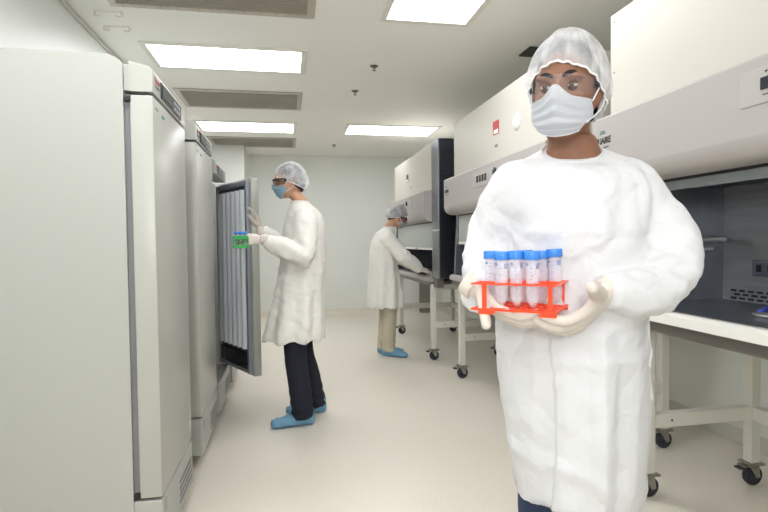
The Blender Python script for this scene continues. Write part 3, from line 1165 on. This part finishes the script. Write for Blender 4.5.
sh_l, el_l, wr_l = W(624, 188, 1.28), W(664, 270, 1.24), W(606, 293, 1.115)
sh_r, el_r, wr_r = W(516, 192, 1.30), W(491, 264, 1.32), W(477, 290, 1.187)
mb = MB()
HP = head_parts(mb, HC1, hf, hl, hu, HS)
mb.loft([(HC1+hf*-.012+hu*-.03, hl*.056, hf*.062), (HC1+hf*-.014+hu*-.09, hl*.054, hf*.058), (neck0.lerp(HC1, .22), hl*.056, hf*.058), (neck0-V((0, 0, .03)), l1v*.072, f1v*.064)], n=24, k=4)
tc_ = [(zW(160), .09, .055), (zW(175), .13, .075), (zW(200), .16, .10), (zW(260), .15, .10), (zW(320), .145, .10), (zW(380), .15, .105), (.78, .14, .10)]
ctr = W(575, 200, 1.29)
mb.loft([(V((ctr.x, ctr.y, z)), l1v*a, f1v*b) for z, a, b in tc_], n=28, k=3)
for A, B, Cc in ((sh_l, el_l, wr_l), (sh_r, el_r, wr_r)):
    mb.capsule([A, A.lerp(B, .5), B], [.044, .038, .034])
    mb.capsule([B, B.lerp(Cc, .5), Cc], [.036, .032, .019])
for sg in (-1, 1):
    hip = V((ctr.x, ctr.y, .86))+l1v*sg*.07
    kn = V((ctr.x, ctr.y, .47))+l1v*sg*.075+f1v*.01
    an = V((ctr.x, ctr.y, .09))+l1v*sg*.08
    mb.capsule([hip, hip.lerp(kn, .5), kn, kn.lerp(an, .4), an], [.07, .06, .045, .045, .033])
    mb.capsule([an, an+f1v*.07-V((0, 0, .045)), an+f1v*.15-V((0, 0, .05))], [.034, .034, .028])
me = remesh(mb, .0048, 3)
eye_sockets(me, HC1, hf, hl, hu, HS)
body1 = finish(me, 'body', M['skin'], P1, inv1)
face_extras(P1, HC1, hf, hl, hu, HS, M['skin'], inv1)
hair_shell(P1, HC1, hf, hl, hu, HS, M['hair'], inv1, 1.05, .082, -.075)
bouffant(P1, HC1, hf, hl, hu, HS, inv1, size=(.134, .104, .163), front=.062, back=-.075, shift=-.018, seed=3)
face_mask(P1, HC1, hf, hl, hu, HS, M['mask_white'], inv1)
glasses(P1, HC1, hf, hl, hu, HS, inv1, M['lens'], M['temple'])

# gown
mb = MB()
rows = [(151, .070, .066, 572, .58), (155, .092, .074, 572, .50), (161, .130, .086, 573, .30), (171, .160, .10, 572, .15), (190, .176, .118, 572, 0), (225, .180, .130, 572, 0), (285, .184, .134, 574, 0), (340, .184, .142, 573, 0), (400, .180, .146, 574, 0), (450, .163, .144, 575, 0), (478, .152, .140, 576, 0), (492, .147, .138, 576, 0)]
mb.loft([(W(px, y, 1.28), l1v*a, f1v*b-V((0, 0, b*tl))) for y, a, b, px, tl in rows], n=40, k=4)
ca, cb = W(605, 293, 1.113), W(480, 297, 1.178)
mb.tube([W(592, 182, 1.28), W(622, 186, 1.28), W(648, 213, 1.27), W(664, 245, 1.25), W(666, 270, 1.225), W(648, 288, 1.18), W(626, 295, 1.145), ca], [.060, .074, .074, .076, .074, .062, .054, .040], n=24, k=4)
mb.tube([W(545, 182, 1.29), W(517, 188, 1.29), W(500, 217, 1.31), W(492, 248, 1.32), W(489, 272, 1.30), W(487, 285, 1.25), W(483, 292, 1.205), cb], [.060, .070, .068, .066, .064, .060, .054, .046], n=24, k=4)
me = remesh(mb, .006, 6)
co, no = coords(me)
ax_c = np.array(ctr)
lat = (co-ax_c)@np.array(l1v)
fwd = (co-ax_c)@np.array(f1v)
z = co[:, 2]
d1, t1 = seg_dist(co, W(632, 178, 1.28), W(668, 268, 1.23))
d2, t2 = seg_dist(co, W(668, 268, 1.23), ca)
d3, t3 = seg_dist(co, W(509, 180, 1.29), W(485, 268, 1.30))
d4, t4 = seg_dist(co, W(485, 268, 1.30), cb)
arm = np.minimum(np.minimum(d1, d2), np.minimum(d3, d4)) < .10
armw = np.clip((.105-np.minimum(np.minimum(d1, d2), np.minimum(d3, d4)))/.02, 0, 1)
elb = np.exp(-(np.minimum(np.linalg.norm(co-np.array(W(660, 280, 1.2)), axis=1), np.linalg.norm(co-np.array(W(486, 275, 1.28)), axis=1))/.10)**2)
P2d = np.stack([lat*1.0, fwd*.6, z*.8], 1)
disp = .012*crumple(P2d, 11, 3.2, 3)*(1-armw)*np.clip((z-.6)/.2, .4, 1)
disp += .0028*crumple(co, 5, 9, 3)
disp += armw*(.009*crumple(co, 21, 5, 3))+elb*.015*crumple(co, 31, 9, 3)*armw
low = np.clip((1.15-z)/.2, 0, 1)*(1-armw)


def crease(d, amp, w):
    return amp*np.clip(1-np.abs(d)/w, 0, 1)


front = (fwd > 0)*(1-armw)
# packing folds down the front and across
disp += front*(crease(lat+.045, .011, .05)+crease(lat-.038, .010, .03))*np.clip((1.42-z)/.15, 0, 1)
disp += front*(crease(z-zW(232), .004, .02)+crease(z-zW(350), .006, .025)+crease(z-zW(452)+.15*lat, .006, .03))
# overlap of the front opening
disp += front*np.where(lat < -.070+.010*np.sin(z*9), -.010, .0)*low
# long soft flutes towards the hem
disp += low*np.clip((1.1-z)/.5, 0, 1)*.005*np.sin(lat*38+2*np.sin(z*3))
keep = np.clip((z-zW(503))/.02, 0, 1)
co += no*(disp*np.clip((1.50-z)/.06, 0.1, 1))[:, None]
# flat front panel turning back sharply at two packing folds
kz = np.clip((1.36-z)/.2, 0, 1)*(1-armw)*np.clip(fwd/.05, 0, 1)
co -= np.array(f1v)*((np.clip(lat-.036, 0, .2)*.32+np.clip(-.095-lat, 0, .2)*.12)*kz)[:, None]
# uneven hem
hw_ = np.clip((1.05-z)/(1.05-zW(492)), 0, 1)**2
co[:, 2] += hw_*(1-armw)*(.034*np.exp(-((lat+.035)/.055)**2)*(fwd > -.05)-.07*np.clip((lat+.0)/.15, 0, 1)-.018)
setco(me, co)
zh = zW(492)
me = drop_faces(me, lambda c, n: c.z < zh+.06 and n.z < -.6)
gown1 = finish(me, 'gown', M['gown'], P1, inv1)
# collar binding and cuffs
pts = []
for i in range(37):
    a = 2*math.pi*i/36
    pts.append(inv1 @ (W(572, 151, 1.28)+l1v*.0705*math.cos(a)+f1v*.0665*math.sin(a)-V((0, 0, .038*math.sin(a)))))
MB().tube(pts, .0034, n=8, k=1).build('collar', M['gown'], gown1, True)

# hands in gloves
mb = MB()
X = W(578, 325, 1.07)-W(607, 292, 1.115)
Z = (rt*.62-up*.55-fw*.55)
hand(mb, wr_l+X.normalized()*.004, X, Z, True, [(18, 34, 20), (24, 36, 22), (30, 38, 24), (34, 38, 24)], 1.0, thumb=(.55, .835, .02), tcurl=2, fat=1.2, tbase=(.036, .034, -.002))
mb.tube([wr_l-X.normalized()*.03, wr_l+X.normalized()*.0], [.032, .031], n=18, k=1)
me = remesh(mb, .0026, 3)
finish(me, 'glove', M['glove'], P1, inv1)
mb = MB()
X = W(512, 327, 1.12)-W(478, 295, 1.185)
Z = (-rt*.45-up*.80-fw*.25)
hand(mb, wr_r, X, Z, False, [(18, 26, 18), (18, 26, 18), (18, 26, 18), (20, 26, 20)], .92, thumb=(.70, .28, .50), tcurl=6, fat=1.14)
mb.tube([wr_r-X.normalized()*.03, wr_r+X.normalized()*.0], [.032, .031], n=18, k=1)
me = remesh(mb, .0026, 3)
finish(me, 'glove', M['glove'], P1, inv1)
# jeans and shoe covers
mb = MB()
mb.loft([(V((ctr.x, ctr.y, .98)), l1v*.125, f1v*.10), (V((ctr.x, ctr.y, .90)), l1v*.128, f1v*.10), (V((ctr.x, ctr.y, .82)), l1v*.128, f1v*.10)], n=24, k=3)
for sg in (-1, 1):
    hip = V((ctr.x, ctr.y, .86))+l1v*sg*.062
    kn = V((ctr.x, ctr.y, .47))+l1v*sg*.072+f1v*.012
    an = V((ctr.x, ctr.y, .09))+l1v*sg*.08
    mb.tube([hip, hip.lerp(kn, .5), kn, kn.lerp(an, .5), an-V((0, 0, .02))], [.078, .074, .066, .066, .062], n=22)
me = remesh(mb, .009, 3)
co, no = coords(me)
co += no*(.004*crumple(co, 3, 7))[:, None]
setco(me, co)
finish(me, 'jeans', M['jeans'], P1, inv1)
for sg in (-1, 1):
    an = V((ctr.x, ctr.y, 0))+l1v*sg*.08
    shoe(P1, an-f1v*.05, f1v+l1v*sg*.12, M['shoe_blue'], inv1, 1.0)

# ---- the red rack and its tubes
RF, LF, RB = W(553, 286.5, 1.03), W(472, 285, 1.11), W(574, 282, 1.10)
ZT, ZB = 1.206, 1.152
for p in (RF, LF, RB):
    p.z = 0
e1 = (LF-RF)
len1 = e1.length
e1.normalize()
e2 = V((-e1.y, e1.x, 0))
if e2.dot(RB-RF) < 0:
    e2 = -e2
len2 = (RB-RF).dot(e2)
len2 = .145
rb = RF+V((0, 0, ZB))
RK = thing('test_tube_rack', 'orange red open tube rack held in the standing man\'s gloved hands', 'tube rack', rb)


def RP(a, b, c):
    return e1*a+e2*b+V((0, 0, c))


def bar(mb, a, b, w, h):
    d = (b-a).normalized()
    s_ = V((0, 0, 1)).cross(d)
    if s_.length < .01:
        s_ = e1.copy()
        k_ = e2.copy()
    else:
        s_.normalize()
        k_ = d.cross(s_)
    vs = []
    for p in (a, b):
        for i, j in ((-1, -1), (1, -1), (1, 1), (-1, 1)):
            vs.append(mb.bm.verts.new(p+s_*w/2*i+k_*h/2*j))
    fcs = [mb.bm.faces.new(vs[0:4]), mb.bm.faces.new(vs[4:8][::-1])]
    for i in range(4):
        fcs.append(mb.bm.faces.new((vs[i], vs[4+i], vs[4+(i+1) % 4], vs[(i+1) % 4])))


nx, ny = 5, 3
px_, py_ = .0335, .040
x_in = .005


def plate(name, zc, th):
    mb = MB()
    for b in (.002, len2-.002):
        bar(mb, RP(-.004, b, zc), RP(len1, b, zc), .006, th)
    for a in (-.004, len1*.5, len1):
        bar(mb, RP(a, 0, zc), RP(a, len2, zc), .006, th)
    for i in range(nx):
        for j in range(ny):
            c = RP(x_in+.008+px_*i, len2/2+(j-1)*py_*.97, zc)
            r0, r1 = (.0152, .0172) if name == 'top_plate' else (.009, .0168)
            n = 20
            rr = []
            for r, h in ((r0, -th/2), (r1, -th/2), (r1, th/2), (r0, th/2)):
                rr.append([mb.bm.verts.new(c+V((r*math.cos(2*math.pi*k/n), r*math.sin(2*math.pi*k/n), h))) for k in range(n)])
            for q_ in range(4):
                A, B = rr[q_], rr[(q_+1) % 4]
                for k in range(n):
                    mb.bm.faces.new((A[k], A[(k+1) % n], B[(k+1) % n], B[k]))
    return mb


plate('top_plate', ZT-ZB, .0028).build('top_plate', M['rack_red'], RK)
plate('bottom_plate', 0, .0042).build('bottom_plate', M['rack_red'], RK)
for a, b in ((.006, .003), (len1-.026, .003), (.006, len2-.003), (len1-.026, len2-.003)):
    mb = MB()
    bar(mb, RP(a, b, 0), RP(a, b, ZT-ZB), .0085, .006)
    mb.build('post', M['rack_red'], RK)
for a, b in ((.01, .004), (len1-.03, .004), (.01, len2-.004), (len1-.03, len2-.004)):
    mb = MB()
    bar(mb, RP(a-.016, b, -.0055), RP(a+.016, b, -.0055), .012, .008)
    mb.build('rack_foot', M['rack_red'], RK)


def make_tube():
    t = thing('centrifuge_tube', 'x', 'tube', (0, 0, 0))
    mb = MB()
    prof = [(.0, 0), (.004, .0005), (.0135, .016), (.0138, .10), (.0138, .113), (.0130, .113), (.0130, .10), (.0127, .016), (.0035, .0018), (0, .0018)]
    mb.lathe(prof, n=28).build('tube_body', M['tube'], t, True)
    mb = MB()
    n = 48
    mb.lathe([(.0165, .100), (.0170, .101), (.0170, .1165), (.0163, .1178), (.0, .1178)], n=n, mod=lambda a: 1+.018*math.cos(24*a))
    mb.build('screw_cap', M['cap_blue'], t, True)
    mk = MB()
    # graduation ticks and a writing patch, curved on the wall
    def patch(a0, a1, z0, z1, r=.0140):
        mk.grid(lambda a, b: V((r*math.cos(a0+(a1-a0)*a), r*math.sin(a0+(a1-a0)*a), z0+(z1-z0)*b)), 6, 2)
    for k in range(10):
        patch(-.25, .05 if k % 2 else .22, .022+k*.0075, .0229+k*.0075)
    for z_ in (.088, .082):
        for q_ in range(4):
            patch(.7+q_*.19, .82+q_*.19, z_, z_+.0045)
    for q_ in range(4):
        patch(-1.1+q_*.17, -.99+q_*.17, .088, .093)
    mk.build('printed_scale', M['tube_print'], t)
    return t


tube0 = make_tube()
spots = [
    (0, 2, 'blue capped tube at the right end of the red rack, its cap standing highest', .1),
    (1, 0, 'blue capped tube in the front row of the red rack, second from the right end', .0),
    (2, 0, 'blue capped tube in the front row, middle of the red rack', 0),
    (3, 0, 'blue capped tube in the front row, left of the middle of the red rack', 0),
    (4, 1, 'blue capped tube at the left end of the red rack, partly behind its neighbour', 0),
    (2, 2, 'blue capped tube in the rear row, behind the gap left of the right-hand pair', 0),
    (1, 2, 'blue capped tube in the rear row, peeking between the two right-hand front tubes', 0),
]
spots_px = [(556, 1.058, 0, .06), (537, 1.043, -.004, 0), (519, 1.055, -.003, 0), (503.5, 1.075, -.003, 0), (491, 1.125, -.008, 0), (528.5, 1.10, -.003, 0), (546, 1.10, .0, 0)]
for i, ((a, b, lb, tl), (px, dp, dz, tilt)) in enumerate(zip(spots, spots_px)):
    g = RP(x_in+.008+px_*a, len2/2+(b-1)*py_*.97, .004)+rb
    o = tube0 if i == 0 else dup(tube0, (0, 0, 0))
    o.location = g+V((0, 0, .004 if i == 0 else (i % 3)*.0008))
    o.rotation_euler = ((.05, 0, 3.9), (0.01, .02, 4.1), (.02, 0, 4.3), (-.02, .01, 4.0), (0, -.02, 4.2), (.02, 0, 3.8), (-.02, 0, 4.4))[i]
    o['label'] = lb
    o['group'] = 'blue capped tubes in the red rack'


# ---- the man at the open freezer
def simple_person(base, label, face_dir, head_dir, hc, neck, torso, gown_rows, arms, legs, mats, hand_specs, seed, hem_z, eyes=True, hscale=1.0, hair='hair_grey', mask='mask_blue', lean=None):
    base = V(base)
    p = thing('person', label, 'person', base)
    inv = Matrix.Translation(-base)
    f, l, u = axes(face_dir)
    hf, hl, hu = head_dir
    mb = MB()
    head_parts(mb, hc, hf, hl, hu, hscale)
    mb.loft([(hc+hf*-.012+hu*-.03, hl*.055, hf*.06), (hc+hf*-.014+hu*-.09, hl*.053, hf*.056), (neck+V((0, 0, .02)), l*.056, f*.058), (neck-V((0, 0, .04)), l*.07, f*.062)], n=22, k=4)
    mb.loft([(V(c), l*a, f*b) for c, a, b in torso], n=26, k=3)
    for A, B, Cc in arms:
        mb.capsule([A, A.lerp(B, .5), B], [.048, .044, .036])
        mb.capsule([B, B.lerp(Cc, .5), Cc], [.036, .033, .023])
    for hip, kn, an, d in legs:
        mb.capsule([hip, hip.lerp(kn, .5), kn, kn.lerp(an, .4), an], [.078, .068, .05, .05, .033])
        mb.capsule([an, an+d*.07-V((0, 0, .045)), an+d*.15-V((0, 0, .05))], [.034, .034, .028])
    me = remesh(mb, .007, 3)
    finish(me, 'body', M['skin_tan'], p, inv)
    if eyes:
        face_extras(p, hc, hf, hl, hu, hscale, M['skin_tan'], inv)
    hair_shell(p, hc, hf, hl, hu, hscale, M[hair], inv, 1.06, .07, -.085)
    bouffant(p, hc, hf, hl, hu, hscale, inv, size=(.124, .098, .138), front=.05, back=-.085, shift=-.016, seed=seed)
    face_mask(p, hc, hf, hl, hu, hscale, M[mask], inv)
    glasses(p, hc, hf, hl, hu, hscale, inv, M['lens_dark'], M['temple'])
    mb = MB()
    mb.loft([(V(c), l*a, f*b) for c, a, b in gown_rows], n=36, k=4)
    for (A, B, Cc), rr in zip(arms, ((.082, .080, .082, .074, .046),)*2):
        inn = A.lerp(V((gown_rows[2][0][0], gown_rows[2][0][1], A.z)), .5)
        mb.tube([inn, A, A.lerp(B, .55), B, B.lerp(Cc, .55), Cc], [.06]+list(rr), n=22, k=4)
    me = remesh(mb, .010, 5)
    co, no = coords(me)
    z = co[:, 2]
    lo = np.clip((1.2-z)/.5, 0, 1)
    ctr_ = np.array(gown_rows[5][0])
    ang = np.arctan2((co-ctr_)@np.array(l), (co-ctr_)@np.array(f))
    disp = .006*crumple(co, seed+50, 5, 4)+.005*crumple(co, seed+60, 10, 4)+lo*.014*np.sin(ang*9+np.sin(z*5)*.8)
    for A, B, Cc in arms:
        db = np.linalg.norm(co-np.array(B), axis=1)
        disp += .010*np.exp(-(db/.12)**2)*crumple(co, seed+70, 10, 3)
    co += no*(disp*np.clip((neck.z+.03-z)/.06, .1, 1))[:, None]
    setco(me, co)
    me = drop_faces(me, lambda c, n: c.z < hem_z+.045 and n.z < -.6)
    g = finish(me, 'gown', M['gown_warm'], p, inv)
    c0, a0, b0 = gown_rows[0]
    pts = [inv @ (V(c0)+l*a0*1.02*math.cos(2*math.pi*i/32)+f*b0*1.02*math.sin(2*math.pi*i/32)) for i in range(33)]
    MB().tube(pts, .006, n=8, k=1).build('collar', M['gown_warm'], g, True)
    # trousers
    mb = MB()
    hipc = (legs[0][0]+legs[1][0])/2
    mb.loft([(hipc+V((0, 0, .12)), l*.145, f*.105), (hipc+V((0, 0, .04)), l*.15, f*.11), (hipc-V((0, 0, .04)), l*.145, f*.105)], n=24, k=3)
    for hip, kn, an, d in legs:
        mb.tube([hip, hip.lerp(kn, .5), kn, kn.lerp(an, .5), an-V((0, 0, .035))], [.092, .088, .080, .078, .076], n=22)
    me = remesh(mb, .010, 3)
    co, no = coords(me)
    lowf = np.exp(-((co[:, 2]-.12)/.12)**2)
    co += no*(.005*crumple(co, seed+3, 6)+lowf*.004*np.sin(co[:, 2]*90+2*np.sin(co[:, 0]*30)))[:, None]
    setco(me, co)
    finish(me, 'trousers', M[mats], p, inv)
    for hip, kn, an, d in legs:
        shoe(p, V((an.x, an.y, 0))-d*.05, d, M['shoe_blue'], inv, .98)
    for (wr, X, Z, left, curls, th, tcu) in hand_specs:
        mb = MB()
        hand(mb, wr, X, Z, left, curls, 1.0, thumb=th, tcurl=tcu, fat=1.08)
        X = V(X).normalized()
        mb.tube([wr-X*.05, wr], [.040, .033], n=16, k=1)
        me = remesh(mb, .0032, 3)
        finish(me, 'glove', M['glove'], p, inv)
    return p


ff, fl, fu = axes((-1, -.12, 0))
q = Quaternion(fl, math.radians(8))
h2d = (q @ ff, fl, q @ fu)
hc2 = V((.012, 3.80, 1.735))
nk2 = V((.085, 3.80, 1.575))
t2_ = [((.085, 3.8, 1.56), .10, .06), ((.095, 3.8, 1.50), .16, .085), ((.10, 3.8, 1.38), .165, .10), ((.09, 3.8, 1.15), .15, .10), ((.085, 3.8, .98), .155, .10), ((.08, 3.8, .86), .145, .10)]
g2 = [((.080, 3.8, 1.585), .068, .062), ((.090, 3.8, 1.56), .105, .080), ((.105, 3.8, 1.515), .165, .115), ((.112, 3.8, 1.43), .188, .145), ((.108, 3.8, 1.30), .19, .160), ((.095, 3.8, 1.10), .195, .168), ((.065, 3.8, .90), .205, .18), ((.04, 3.8, .72), .215, .20), ((.022, 3.8, .60), .22, .215)]
arm_n = (V((.115, 3.625, 1.46)), V((.105, 3.53, 1.205)), V((-.15, 3.60, 1.305)))
arm_f = (V((.10, 3.98, 1.46)), V((-.02, 4.05, 1.22)), V((-.20, 3.99, 1.39)))
lg_n = (V((.05, 3.72, .86)), V((.035, 3.70, .48)), V((.08, 3.70, .09)), V((-1, -.10, 0)).normalized())
lg_f = (V((.06, 3.89, .86)), V((.09, 3.92, .48)), V((.185, 3.96, .09)), V((-1, .05, 0)).normalized())
simple_person((.06, 3.8, 0), 'man in white gown and blue mask at the open freezer, holding a small green rack', (-1, -.0, 0), h2d, hc2, nk2, t2_, g2, (arm_n, arm_f), (lg_n, lg_f), 'navy',
              [(V((-.185, 3.585, 1.318)), (-1, .02, .0), (.15, -.72, .45), True, [(18, 30, 20), (20, 32, 22), (22, 34, 24), (26, 36, 26)], (.7, .6, -.45), 15),
               (V((-.212, 3.985, 1.405)), (-.20, .02, 1), (.95, -.15, .2), False, [(16, 26, 18), (14, 24, 18), (16, 28, 18), (18, 30, 20)], (.6, .65, -.3), 15)], 8, .60)

# green rack in the near hand
GR = thing('test_tube_rack', 'small green tube rack held out by the man at the open freezer', 'tube rack', (-.315, 3.575, 1.262), .15)
gm = MB()
for z0, z1 in ((0, .006), (.04, .045), (.075, .08)):
    gm.box((-.046, -.035, z0), (.046, .035, z1), .001, 1)
for sx in (-1, 1):
    gm.box((sx*.046-.003, -.035, 0), (sx*.046+.003, .035, .08), .001, 1)
gm.box((-.046, -.0355, .0), (.046, -.033, .022)).box((-.046, -.0355, .058), (.046, -.033, .08))
gm.build('rack_frame', M['rack_green'], GR)
GT = thing('sample_tube', 'x', 'tube', (0, 0, 0))
MB().lathe([(0, .008), (.007, .012), (.010, .03), (.010, .095), (0, .095)], n=18).build('tube_body', M['tube'], GT, True)
MB().lathe([(.0125, .09), (.0125, .107), (.0, .109)], n=22).build('screw_cap', M['cap_blue'], GT, True)
i = 0
for sx, nm in ((-.028, 'left'), (0, 'middle'), (.028, 'right')):
    for sy, rw in ((-.015, 'front'), (.015, 'rear')):
        o = GT if i == 0 else dup(GT, (0, 0, 0))
        c_, s_ = math.cos(.15), math.sin(.15)
        o.location = V((-.315+sx*c_-sy*s_, 3.575+sx*s_+sy*c_, 1.263))
        o['label'] = 'small blue capped tube in the %s row of the green rack, %s one' % (rw, nm)
        o['group'] = 'blue capped tubes in the green rack'
        i += 1

# ---- the worker bending at the far cabinet
ff, fl, fu = axes((1, -.10, 0))
q = Quaternion(fl, math.radians(30))
h3d = (q @ ff, fl, q @ fu)
hc3 = V((1.225, 5.80, 1.575))
nk3 = V((1.115, 5.80, 1.435))
t3_ = [((1.10, 5.8, 1.42), .10, .06), ((1.06, 5.8, 1.36), .155, .085), ((1.04, 5.8, 1.24), .16, .10), ((1.04, 5.8, 1.05), .15, .10), ((1.05, 5.8, .92), .155, .10), ((1.06, 5.8, .82), .145, .10)]
g3 = [((1.118, 5.8, 1.455), .066, .062), ((1.105, 5.8, 1.43), .10, .074), ((1.075, 5.8, 1.385), .16, .105), ((1.05, 5.8, 1.30), .185, .13), ((1.045, 5.8, 1.17), .19, .145), ((1.05, 5.8, 1.0), .195, .16), ((1.065, 5.8, .82), .205, .185), ((1.075, 5.8, .66), .21, .20), ((1.08, 5.8, .55), .212, .208)]
a3n = (V((1.07, 5.625, 1.32)), V((1.24, 5.56, 1.12)), V((1.43, 5.60, .975)))
a3f = (V((1.08, 5.975, 1.32)), V((1.26, 6.02, 1.12)), V((1.46, 5.93, .985)))
l3n = (V((1.09, 5.72, .82)), V((1.10, 5.72, .46)), V((1.085, 5.72, .09)), V((.85, -.6, 0)).normalized())
l3f = (V((1.07, 5.88, .82)), V((1.09, 5.88, .46)), V((1.06, 5.88, .09)), V((1, -.35, 0)).normalized())
simple_person((1.08, 5.8, 0), 'worker in white gown and khaki trousers bending at the farthest safety cabinet', (1, 0, 0), h3d, hc3, nk3, t3_, g3, (a3n, a3f), (l3n, l3f), 'khaki',
              [(V((1.447, 5.60, .97)), (1, .02, -.28), (.2, -.3, .9), False, [(15, 25, 18), (18, 28, 20), (20, 30, 20), (24, 32, 22)], (.7, .6, -.4), 15),
               (V((1.477, 5.925, .98)), (1, -.15, -.26), (.2, .3, .9), True, [(15, 25, 18), (18, 28, 20), (20, 30, 20), (24, 32, 22)], (.7, .6, -.4), 15)], 19, .55, hair='hair_grey', mask='mask_pale')

# ------------------------------------------------------------------ light and colour
w = bpy.data.worlds.new('world')
scn.world = w
w.use_nodes = True
w.node_tree.nodes['Background'].inputs['Color'].default_value = (.9, .92, 1, 1)
w.node_tree.nodes['Background'].inputs['Strength'].default_value = .0

for nm, en, sz, loc, aim in (('camera_flash', 4, .5, (-.95, -.9, 2.2), (.75, 2.2, 1.35)), ('bounce_flash', 30, .35, (-.3, -1.0, 1.8), (.1, 1.2, 3.6))):
    fl_ = bpy.data.lights.new(nm, 'AREA')
    fl_.shape = 'DISK'
    fl_.size = sz
    fl_.energy = en
    fl_.color = (.95, .97, 1)
    flo = bpy.data.objects.new(nm, fl_)
    COL.objects.link(flo)
    flo.location = loc
    flo.rotation_euler = (V(aim)-V(loc)).to_track_quat('-Z', 'Y').to_euler()
scn.cycles.diffuse_bounces = 8
scn.cycles.max_bounces = 14
scn.cycles.transparent_max_bounces = 24

vs = scn.view_settings
vs.view_transform = 'Standard'
vs.look = 'None'
vs.gamma = 1
vs.use_curve_mapping = False
vs.exposure = 0.08
